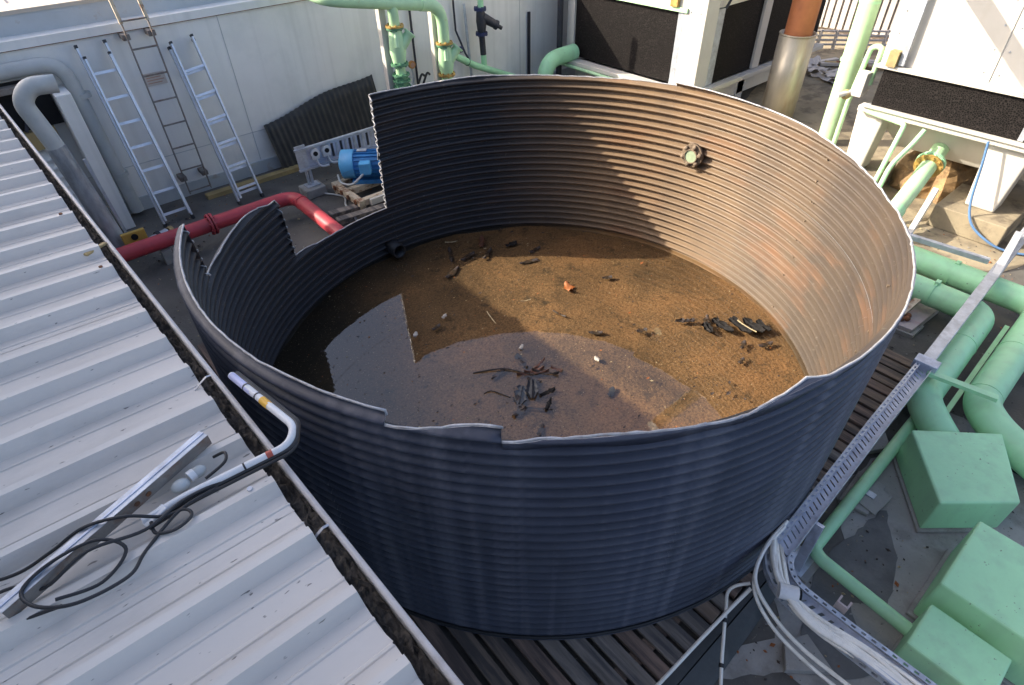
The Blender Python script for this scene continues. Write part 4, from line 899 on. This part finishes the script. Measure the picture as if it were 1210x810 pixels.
MB().box(16.9, 22, -3, 4.3, GZ+.001, 4.5).build('wall', 'brick_wall', wb); MB().box(16.85, 22, -3, 4.35, 4.5, 4.6).build('coping', 'concrete', wb)
lp = thing('valve_cluster', 'cluster of small pale green valves and pipes at the left tower corner', 'valves', (8.2, 2.95, .6))
MB().tube(fillet([(8.0, 2.95, .86), (8.0, 2.9, 1.5), (8.0, 2.78, 1.52), (8.0, 2.78, 1.1)], .06, 6), .03, 10).build('loop_pipe', 'green_lt', lp)
MB().tube([(7.75, 3.0, .98), (8.05, 2.8, 1.05)], .03, 10).build('cross_pipe', 'tower_white', lp)
MB().box(7.85, 8.0, 2.78, 2.9, .98, 1.25).build('junction_box', 'tower_white', lp, .01); MB().ball((7.86, 2.95, .98), .06, 10).build('float_ball', 'ochre', lp)
MB().tube([(8.0, 2.95, .86), (8.0, 2.95, GZ+.001)], .03, 10).build('down_leg', 'green_lt', lp)

# grit, leaf bits and pebbles lying about on the deck
gr = MB(); cnt = 0
while cnt < 1800:
    if rnd.random() < .6: x, y = rnd.uniform(1.3, 7.6), rnd.uniform(-1.0, 1.6)
    else: x, y = rnd.uniform(.2, 4.6), rnd.uniform(4.9, 8.1)
    if (x-CX)**2+(y-CY)**2 < 2.32**2: continue
    if .2 < x < 5.0 and .42 < y < 5: continue
    if (y > -.4 and y < .34 and 3.35 < x < 4.35) or (x > 2.36 and x < 3.42 and y < -.28): continue
    cnt += 1; sz = rnd.uniform(.003, .009)*(2 if rnd.random() < .07 else 1); an = rnd.random()*6.28; z = GZ+.0125
    dx, dy = math.cos(an)*sz, math.sin(an)*sz
    gr.add([(x-dx*1.6, y-dy*1.6, z), (x+dy, y-dx, z), (x+dx*1.6, y+dy*1.6, z), (x-dy, y+dx, z), (x, y, z+sz*.8)], [(0, 1, 4), (1, 2, 4), (2, 3, 4), (3, 0, 4)], mi=rnd.choice((0, 0, 0, 1, 2, 3)))
tag(gr.build('deck_grit', ['bark', 'straw', 'leaf_brown', 'concrete']), 'grit, chips and leaf bits strewn over the deck', 'grit', kind='stuff')
# ------------------------------------------------------------------ big green pipes on the right
ga = thing('green_main', 'thick green pipe main nearest the tank, looping round beneath the rail', 'pipe', (5.6, .7, GZ), 'thick green pipe mains')
MB().tube(fillet([(5.79, 2.5, .16), (5.79, .42, .16), (4.36, .36, .16), (4.2, .22, .14), (4.08, .04, .08)], .17, 9), .115, 24).build('pipe', 'green', ga)
gb = thing('green_main', 'thick green pipe main farther from the tank, outer of the pair', 'pipe', (6.2, .5, GZ), 'thick green pipe mains')
MB().tube(fillet([(6.26, 2.5, .17), (6.26, .09, .17), (4.6, .05, .16), (4.42, -.12, .15), (4.15, -.75, .12)], .2, 9), .118, 24).build('pipe', 'green', gb)
for root, xx in ((ga, 5.79), (gb, 6.26)):
    MB().disc((xx, .84, .165), (0, 1, 0), .123, .012, 24).build('weld_ring', 'green', root)
    MB().box(xx-.03, xx+.03, .82, .86, .265, .305).build('lug', 'green', root, .005)
    MB().box(xx-.1, xx+.1, 1.3, 1.5, GZ+.001, .04).build('saddle', 'concrete', root)
MB().disc((5.2, .395, .16), (1, .045, 0), .119, .009, 24).build('weld_ring', 'green', ga); MB().disc((5.4, .07, .165), (1, .025, 0), .122, .009, 24).build('weld_ring', 'green', gb); MB().disc((4.7, .053, .161), (1, .025, 0), .122, .009, 24).build('weld_ring', 'green', gb)
MB().box(4.6, 4.75, .3, .45, GZ+.001, .035).build('saddle', 'concrete', ga); MB().box(4.9, 5.05, -.02, .12, GZ+.001, .04).build('saddle', 'concrete', gb)
tag(MB().obox((5.9, .23, .06), (4.35, .18, .06), .035, .06).build('angle_iron', 'green'), 'slim green angle iron between the two green mains', 'bar')
tag(MB().obox((4.42, .42, .34), (4.5, -.02, .34), .055, .03).build('pipe_clamp_bar', 'green'), 'short green clamp bar across the two mains', 'bar')
pb = thing('pink_plinth', 'pinkish concrete plinth with a rusty bracket below the mains', 'plinth', (5.6, .92, GZ))
MB().prism([(5.36, 1.12), (5.4, .78), (5.95, .74), (5.92, 1.12)], GZ+.001, -.02).build('block', 'pink_block', pb, .006)
MB().prism([(5.34, 1.15), (5.38, .75), (5.6, .74), (5.6, 1.15)], GZ+.0012, -.06).build('lower_slab', 'concrete', pb)
MB().obox((5.54, .94, .0), (5.7, .9, .12), .055, .03).build('bracket_arm', 'cream_rust', pb)
for k in range(7):
    an = k*.9; MB().ball((5.52+.065*math.cos(an), .94+.065*math.sin(an), .0), .03, 8, (1, 1, .8)).build('rusty_nut', 'rust', pb)
# boxes
def duct_box(label, poly, z1, extra=None):
    b = thing('green_box', label, 'box', (sum(p[0] for p in poly)/4, sum(p[1] for p in poly)/4, GZ), 'green insulated boxes')
    MB().prism(poly, GZ+.03, z1).build('shell', 'green_box', b, .014)
    cx_, cy_ = sum(p[0] for p in poly)/4, sum(p[1] for p in poly)/4
    MB().prism([(cx_+(x-cx_)*1.06, cy_+(y-cy_)*1.06) for x, y in poly], GZ+.006, GZ+.03).build('plinth', 'concrete', b, .006)
    return b
duct_box('big square green box set at an angle, nearest the pipe elbows', [(3.40, -.10), (3.78, -.43), (4.32, -.16), (3.89, .27)][::1], .23)
duct_box('long green box at the right edge, middle of the three', [(2.80, -1.05), (3.38, -1.05), (3.38, -.30), (2.79, -.30)], .30)
duct_box('low green box closest to the white cables', [(2.40, -.72), (2.72, -.72), (2.72, -.325), (2.40, -.325)], .20)
tag(MB().tube(fillet([(4.3, .31, .0), (2.70, .285, -.0), (2.66, .22, .0), (2.62, -.36, .0)], .09, 8), .042, 16).build('small_green_pipe', 'green'), 'slim green pipe bent at a right angle on the dark deck', 'pipe')
pv = thing('paver_support', 'stacked grey pavers with a steel clip under the slim green pipe', 'paver', (3.4, .27, GZ))
MB().prism([(3.22, .36), (3.25, .17), (3.57, .19), (3.56, .38)], GZ+.012, GZ+.04).build('paver', 'concrete', pv, .005); MB().prism([(3.3, .33), (3.27, .14), (3.5, .12), (3.53, .31)], GZ+.041, GZ+.052).build('paver', 'concrete', pv, .004)
MB().obox((3.4, .2, GZ+.06), (3.4, .34, GZ+.06), .05, .012).build('clip', 'galv', pv)
for poly, lb in (([(1.93, .02), (2.07, .11), (2.2, .04), (2.12, -.16)], 'loose pale paver under the white cables'), ([(3.75, .42), (3.9, .5), (4.05, .42), (3.92, .32)], 'loose paver by the tray under the clamp bar'), ([(2.5, .46), (2.5, .2), (2.68, .2), (2.68, .46)], 'flat paver under the tray struts')):
    tag(MB().prism(poly, GZ+.012, GZ+.06 if 'strut' not in lb else GZ+.03).build('paver', 'concrete', None, .005), lb, 'paver')

# ------------------------------------------------------------------ perforated cable tray and white cables
tr = thing('perforated_tray', 'perforated galvanised cable tray curving round the right side of the tank', 'cable tray', (3, .45, GZ))
TZ0 = .33
def tray(path, wd, name, hole=.05, lip=.045, plain=0):
    pts = [Vector(p) for p in path]; side = []
    for i, p in enumerate(pts):
        a = pts[max(0, i-1)]; b = pts[min(len(pts)-1, i+1)]; d = (b-a).normalized(); side.append(V(-d.y, d.x, 0))
    base = MB(); n = len(pts)
    for sg in (-1, 1):
        rail = MB()
        for i in range(n-1):
            a = pts[i]+side[i]*sg*wd/2; b = pts[i+1]+side[i+1]*sg*wd/2
            rail.obox(a+V(0, 0, lip), b+V(0, 0, lip), .004, .014); rail.obox(a+V(0, 0, .006), b+V(0, 0, .006), .004, .014)
            L_ = (b-a).length; k = max(1, int(L_/hole))
            if sg == plain: rail.obox(a+V(0, 0, .02), b+V(0, 0, .02), .003, .03); continue
            for j in range(k): c = a.lerp(b, (j+.5)/k); e = (b-a).normalized()*hole*.28; rail.obox(c-e+V(0, 0, lip*.55), c+e+V(0, 0, lip*.55), .0035, lip*.7)
            # turned-in lip with holes
            sa, sb = side[i]*sg, side[i+1]*sg
            for off in (.0055, .0255): rail.obox(a-sa*off+V(0, 0, lip+.008), b-sb*off+V(0, 0, lip+.008), .007, .003)
            for j in range(k): c = a.lerp(b, (j+.5)/k)-sa*.0155; e = (b-a).normalized()*hole*.28; rail.obox(c-e+V(0, 0, lip+.0078), c+e+V(0, 0, lip+.0078), .0135, .003)
        rail.build('side_rail', 'galv', tr)
    for i in range(n-1):
        a, b = pts[i], pts[i+1]; L_ = (b-a).length; k = max(1, int(L_/.045))
        for sg in (-1, 1): base.obox(a+side[i]*sg*(wd/2-.018), b+side[i+1]*sg*(wd/2-.018), .03, .003)
        for j in range(k):
            c = a.lerp(b, (j+.5)/k); s_ = side[i]; d = (b-a).normalized()
            base.obox(c-s_*(wd/2-.012)-d*.03, c+s_*(wd/2-.012)+d*.03, .028, .0028)
    base.build(name, 'galv_blue', tr)
tray([(4.5, .46, TZ0), (3.6, .43, TZ0), (2.62, .385, TZ0), (2.3, .37, TZ0)], .11, 'slotted_base', plain=1)
arc = [(2.3, .37, TZ0)]+[(2.3-.215*math.sin(R(a)), .155+.215*math.cos(R(a)), TZ0) for a in (15, 30, 45, 60, 75, 90)]+[(2.085, -.1, TZ0), (2.1, -.5, TZ0), (2.1, -1.2, TZ0)]
tray(arc, .15, 'slotted_base')
# lidded length beyond
MB().obox((4.5, .465, TZ0+.02), (7.75, .61, TZ0+.05), .085, .07).build('lidded_length', 'galv', tr, .004)
MB().obox((4.52, .46, TZ0+.03), (4.42, .455, TZ0+.03), .16, .08).build('end_plate', 'galv_blue', tr, .003)
for (a, b) in (((2.56, .42, GZ+.03), (2.66, .40, TZ0-.01)), ((2.54, .29, GZ+.03), (2.62, .31, TZ0-.01)), ((4.3, .45, GZ+.001), (4.3, .45, TZ0-.01)), ((6.3, .54, GZ+.005), (6.3, .54, TZ0)), ((2.1, -.45, GZ+.006), (2.1, -.45, TZ0-.01))):
    MB().obox(a, b, .055, .03, up=(1, 0, 0)).build('strut', 'galv_blue', tr)
MB().box(2.5, 2.7, .24, .46, GZ+.031, GZ+.037).build('foot_plate', 'galv', tr)
cr = thing('cross_rail', 'galvanised rail joining the tray at right angles past the tank edge', 'rail', (6.2, 1.2, GZ))
MB().obox((6.32, .64, .38), (6.18, 1.9, .38), .05, .05).build('beam', 'galv', cr, .004)
MB().obox((6.25, 1.33, .36), (6.62, 1.36, .74), .05, .05, up=(0, 1, 0)).build('raking_strut', 'tower_white', cr, .004)
MB().obox((6.2, 1.75, GZ+.005), (6.2, 1.75, .36), .05, .05).build('leg', 'galv', cr)
tag(MB().obox((6.05, .52, .37), (6.9, .61, .45), .06, .05).build('spare_channel', 'aluminium', None, .003), 'loose bright channel laid along the tray lid', 'channel')
hl = thing('tube_handle', 'bent steel tube handle at the right edge beside the outer main', 'handle', (5.2, -.15, GZ))
MB().tube(fillet([(5.2, -.25, GZ+.001), (5.2, -.25, .45), (5.35, -.02, .5), (5.0, .0, .5), (4.95, -.2, .5), (4.95, -.3, GZ+.001)], .09, 7), .018, 10).build('tube', 'galv', hl)
cbx = thing('grey_cabinet', 'grey cabinet with a dark open front at the right edge', 'cabinet', (5.0, -.5, GZ))
MB().box(4.75, 5.6, -1.0, -.36, GZ+.005, .2).build('body', 'galv_blue', cbx, .01); MB().box(4.74, 4.748, -.9, -.42, GZ+.05, .15).build('opening', 'void', cbx); MB().box(4.4, 4.72, -.6, -.3, GZ+.005, .02).build('plate', 'rubber', cbx)

# white cables in the tray
ci = 0
def cable(pts, r, label, m='white_cable'):
    return tag(MB().tube(spline(pts, 7), r, 8).build('cable', m), label, 'cable', 'pale cables in the tray')
zc = TZ0
cable([(2.75, .47, .02), (2.5, .465, .2), (2.28, .43, zc+.06), (2.1, .3, zc+.07), (2.0, .05, zc+.06), (2.05, -.25, zc+.04), (2.1, -.7, zc+.03), (2.1, -1.1, zc+.03)], .017, 'thickest white cable on top of the curved tray')
for k in range(6):
    o = .02*k; e = rnd.uniform(-.01, .01)
    cable([(2.8, .475-o*.1, .0), (2.46, .46-o*.3+e, .24), (2.19+o*.1, .36-o*.5, zc+.045+e), (2.03+o*.3, .2-o*.3, zc+.04), (1.99+o*.8, .0, zc+.03+e), (2.03+o*.7+e, -.3, zc+.025), (2.04+o*.7, -.9, zc+.02)], rnd.choice((.007, .009, .011)), ['pale cable bunched in the curved tray, closest to the tank', 'pale cable bunched in the curved tray, second from the tank', 'pale cable bunched in the curved tray, third from the tank', 'pale cable bunched in the curved tray, third from the outer rail', 'pale cable bunched in the curved tray, second from the outer rail', 'pale cable bunched in the curved tray, closest to the outer rail'][k])
for k, lb in enumerate(['white cable riding high over the bunch at the tray bend', 'slack white cable crossing the bunch towards the outer rail', 'thin white cable looping wide on the tank side of the bend', 'white cable lying flat beside the thickest one', 'thin pale cable weaving under the clamp', 'white cable nearest the picture corner in the tray']):
    e = [rnd.uniform(-.018, .018) for _ in range(6)]; q = .018*k
    cable([(2.7, .48, .05), (2.42, .47+e[0], .28), (2.2, .4+e[1]-q*.5, zc+.07+e[5]*.5), (2.06+e[1]*.5, .26-q*.3, zc+.075), (2.0+q*.6+e[2], .05, zc+.06+e[5]*.5), (2.02+q*.9+e[3], -.2, zc+.05), (2.04+q+e[4], -.5, zc+.04), (2.05+q, -1.0, zc+.035)], (.013, .008, .0075, .012, .006, .0105)[k], lb)
cable([(2.45, .44, zc+.05), (2.2, .43, zc+.08), (2.0, .37, zc+.05), (1.94, .22, zc-.02), (1.93, .02, zc-.08), (1.95, -.25, zc-.1), (1.98, -.9, zc-.1)], .011, 'white cable drooping outside the tray on the tank side')
cable([(2.4, .43, zc+.06), (2.14, .42, zc+.08), (1.97, .35, zc+.02), (1.91, .2, zc-.06), (1.9, .0, zc-.11), (1.91, -.3, zc-.12), (1.93, -.9, zc-.12)], .010, 'second white cable drooping beside the first, lower')
cable([(2.0, .38, zc-.02), (1.94, .43, zc-.05), (1.9, .44, zc-.09), (1.86, .41, zc-.14), (1.74, .33, zc-.2), (1.6, .24, zc-.24), (1.4, .1, zc-.28), (1.3, .0, zc-.3)], .0095, 'white cable looped up then dropping straight down to the picture edge')
cable([(1.97, .36, zc-.01), (1.84, .38, zc-.09), (1.62, .40, zc-.18), (1.42, .41, zc-.22), (1.2, .42, zc-.25)], .0105, 'white conduit running down left across the rubber strip')
for x, y, z, lb in ((1.80, .372, zc-.165, 'black cable tie where the two dropped cables cross'), (1.62, .253, zc-.235, 'black cable tie low on the dropped cable')):
    tag(MB().disc((x, y, z), (.8, .5, .3), .0155, .02, 10).build('cable_tie', 'rubber'), lb, 'cable tie')
jb = thing('cable_clamp', 'white cylindrical cable clamp holding the cable bunch at the bend', 'clamp', (2.05, .22, zc+.06))
MB().tube([(2.02, .25, zc+.075), (2.07, .17, zc+.075)], .042, 16).build('body', 'pvc_white', jb); MB().disc((2.075, .162, zc+.075), (.53, -.85, 0), .03, .012, 12).build('gland', 'void', jb)
sk = thing('small_bracket', 'small red and white bracket on the outer tray rail', 'bracket', (2.24, -.02, zc+.06))
mb = MB(); mb.box(2.19, 2.24, -.04, -.03, zc+.02, zc+.08); mb.box(2.19, 2.24, .01, .02, zc+.02, zc+.08); mb.box(2.19, 2.2, -.03, .01, zc+.02, zc+.08); mb.build('frame', 'pink_block', sk)

# ------------------------------------------------------------------ things lying on the shed roof
def rz(x, y): return roofz(x, y)
ch = thing('strut_channel', 'bright galvanised strut channel lying across the shed roof ribs', 'channel', (-.26, 1.54, 1.9))
a, b = V(-.575, 1.415, 1.958), V(.045, 1.665, 1.955)
d = (b-a).normalized(); sd = V(-d.y, d.x, 0)
mb = MB(); mb.obox(a+sd*.014+V(0, 0, .02), b+sd*.014+V(0, 0, .02), .041, .004); mb.build('top_web', 'galv', ch)
mb = MB(); mb.obox(a-sd*.0065, b-sd*.0065, .003, .041); mb.build('side_flange', 'rusty_steel', ch)
mb = MB(); mb.obox(a+sd*.034, b+sd*.034, .003, .041); mb.build('side_flange', 'galv', ch)
mb = MB(); mb.obox(a+sd*.014+V(0, 0, .0235), b+sd*.014+V(0, 0, .0235), .006, .003); mb.build('web_groove', 'galv_blue', ch)
for s in (.58, .64): MB().disc(a.lerp(b, s)-sd*.0085+V(0, 0, -.002), sd, .009, .003, 10).build('bolt_hole', 'rust', ch)
rz0 = 1.95
wp = thing('sensor_pipe', 'thin white pipe bent over the gutter with black cables taped along it', 'pipe', (0, 1.5, 1.93))
pth = fillet([(-.22, 1.49, 1.935), (-.1, 1.50, 1.935), (.24, 1.455, 1.955), (.29, 1.52, 1.955), (.225, 1.95, 1.93)], .06, 8)
MB().tube(pth, .014, 12).build('pipe', 'pvc_white', wp)
MB().tube([(.249, 1.79, 1.9378), (.2255, 1.945, 1.9305)], .0149, 12).build('lilac_tape', 'tape_lilac', wp)
MB().tube([(.2655, 1.68, 1.9445), (.2585, 1.73, 1.942)], .0152, 12).build('yellow_tape', 'tape_yellow', wp)
MB().tube([(.165, 1.465, 1.9505), (.185, 1.4625, 1.9517)], .0151, 12).build('red_tape', 'tape_red', wp)
MB().tube([(.09, 1.4745, 1.946), (.096, 1.474, 1.9464)], .0152, 12).build('cable_tie', 'rubber', wp)
for yy in (1.76, 1.84): MB().disc(V(.29, 1.52, 1.955).lerp(V(.225, 1.95, 1.93), (yy-1.52)/.43), (-.15, 1, -.06), .0156, .006, 12).build('cable_tie', 'rubber', wp)
bc = [V(p.x+.012, p.y-.016, p.z-.004) if i < len(pth)-9 else V(p.x+.018, p.y, p.z) for i, p in enumerate(pth)]
MB().tube(bc, .007, 8).build('black_cable', 'rubber', wp)
MB().tube([V(p.x+.006, p.y-.028, p.z-.008) if i < len(pth)-9 else V(p.x+.026, p.y+.01, p.z-.008) for i, p in enumerate(pth)], .006, 8).build('black_cable', 'rubber', wp)
fb = thing('float_switches', 'pair of grubby white float switches tucked beside the channel', 'float switch', (-.06, 1.56, 1.9))
MB().ball((-.09, 1.555, 1.93), .024, 14, (1.25, .95, .9)).build('float', 'pvc_grey', fb); MB().ball((-.03, 1.572, 1.932), .022, 14, (1.25, .95, .9)).build('float', 'pvc_grey', fb)
MB().tube([(-.06, 1.565, 1.935), (-.04, 1.57, 1.935)], .02, 10).build('neck', 'pvc_white', fb)
wb2 = MB(); wb2.obox((-.22, 1.475, 1.93), (-.15, 1.495, 1.94), .03, .02); tag(wb2.build('white_clip', 'pvc_white', None, .004), 'broken white plastic clip at the end of the thin pipe', 'clip')
zz = 1.945
for pts, r, lb in [
    ([(.02, 1.475, 1.94), (-.1, 1.475, 1.95), (-.22, 1.44, 1.955), (-.36, 1.45, 1.985), (-.48, 1.435, 1.955), (-.56, 1.52, 1.93), (-.72, 1.54, 1.93)], .0052, 'black cable running straight along the channel and off the left edge'),
    ([(.0, 1.465, 1.935), (-.12, 1.45, 1.945), (-.24, 1.385, 1.935), (-.3, 1.33, 1.94), (-.42, 1.32, 1.965), (-.5, 1.365, 1.985), (-.52, 1.44, 1.985), (-.44, 1.475, 1.99), (-.33, 1.47, 1.985), (-.28, 1.41, 1.955), (-.36, 1.36, 1.94), (-.46, 1.36, 1.975)], .0052, 'black cable coiled in a big loop over the channel'),
    ([(.03, 1.6, 1.93), (.065, 1.58, 1.945), (.05, 1.54, 1.945), (-.02, 1.52, 1.94)], .0052, 'short black cable arch at the channel end'),
    ([(-.2, 1.465, 1.945), (-.2, 1.42, 1.94), (-.15, 1.395, 1.94), (-.1, 1.41, 1.942), (-.11, 1.445, 1.945), (-.17, 1.46, 1.95), (-.25, 1.5, 1.985), (-.35, 1.54, 1.985), (-.45, 1.55, 1.95), (-.55, 1.56, 1.93), (-.7, 1.62, 1.93)], .0052, 'black cable curling below the pipe then arching left'),
    ([(-.46, 1.36, 1.94), (-.56, 1.39, 1.94), (-.64, 1.41, 1.935), (-.75, 1.42, 1.935)], .0052, 'short black cable tail at the left picture edge')]:
    tag(MB().tube(spline(pts, 8), r, 8).build('black_cable', 'rubber'), lb, 'cable', 'black cables on the shed roof')

for o in bpy.data.objects:
    if '_o' in o: del o['_o']
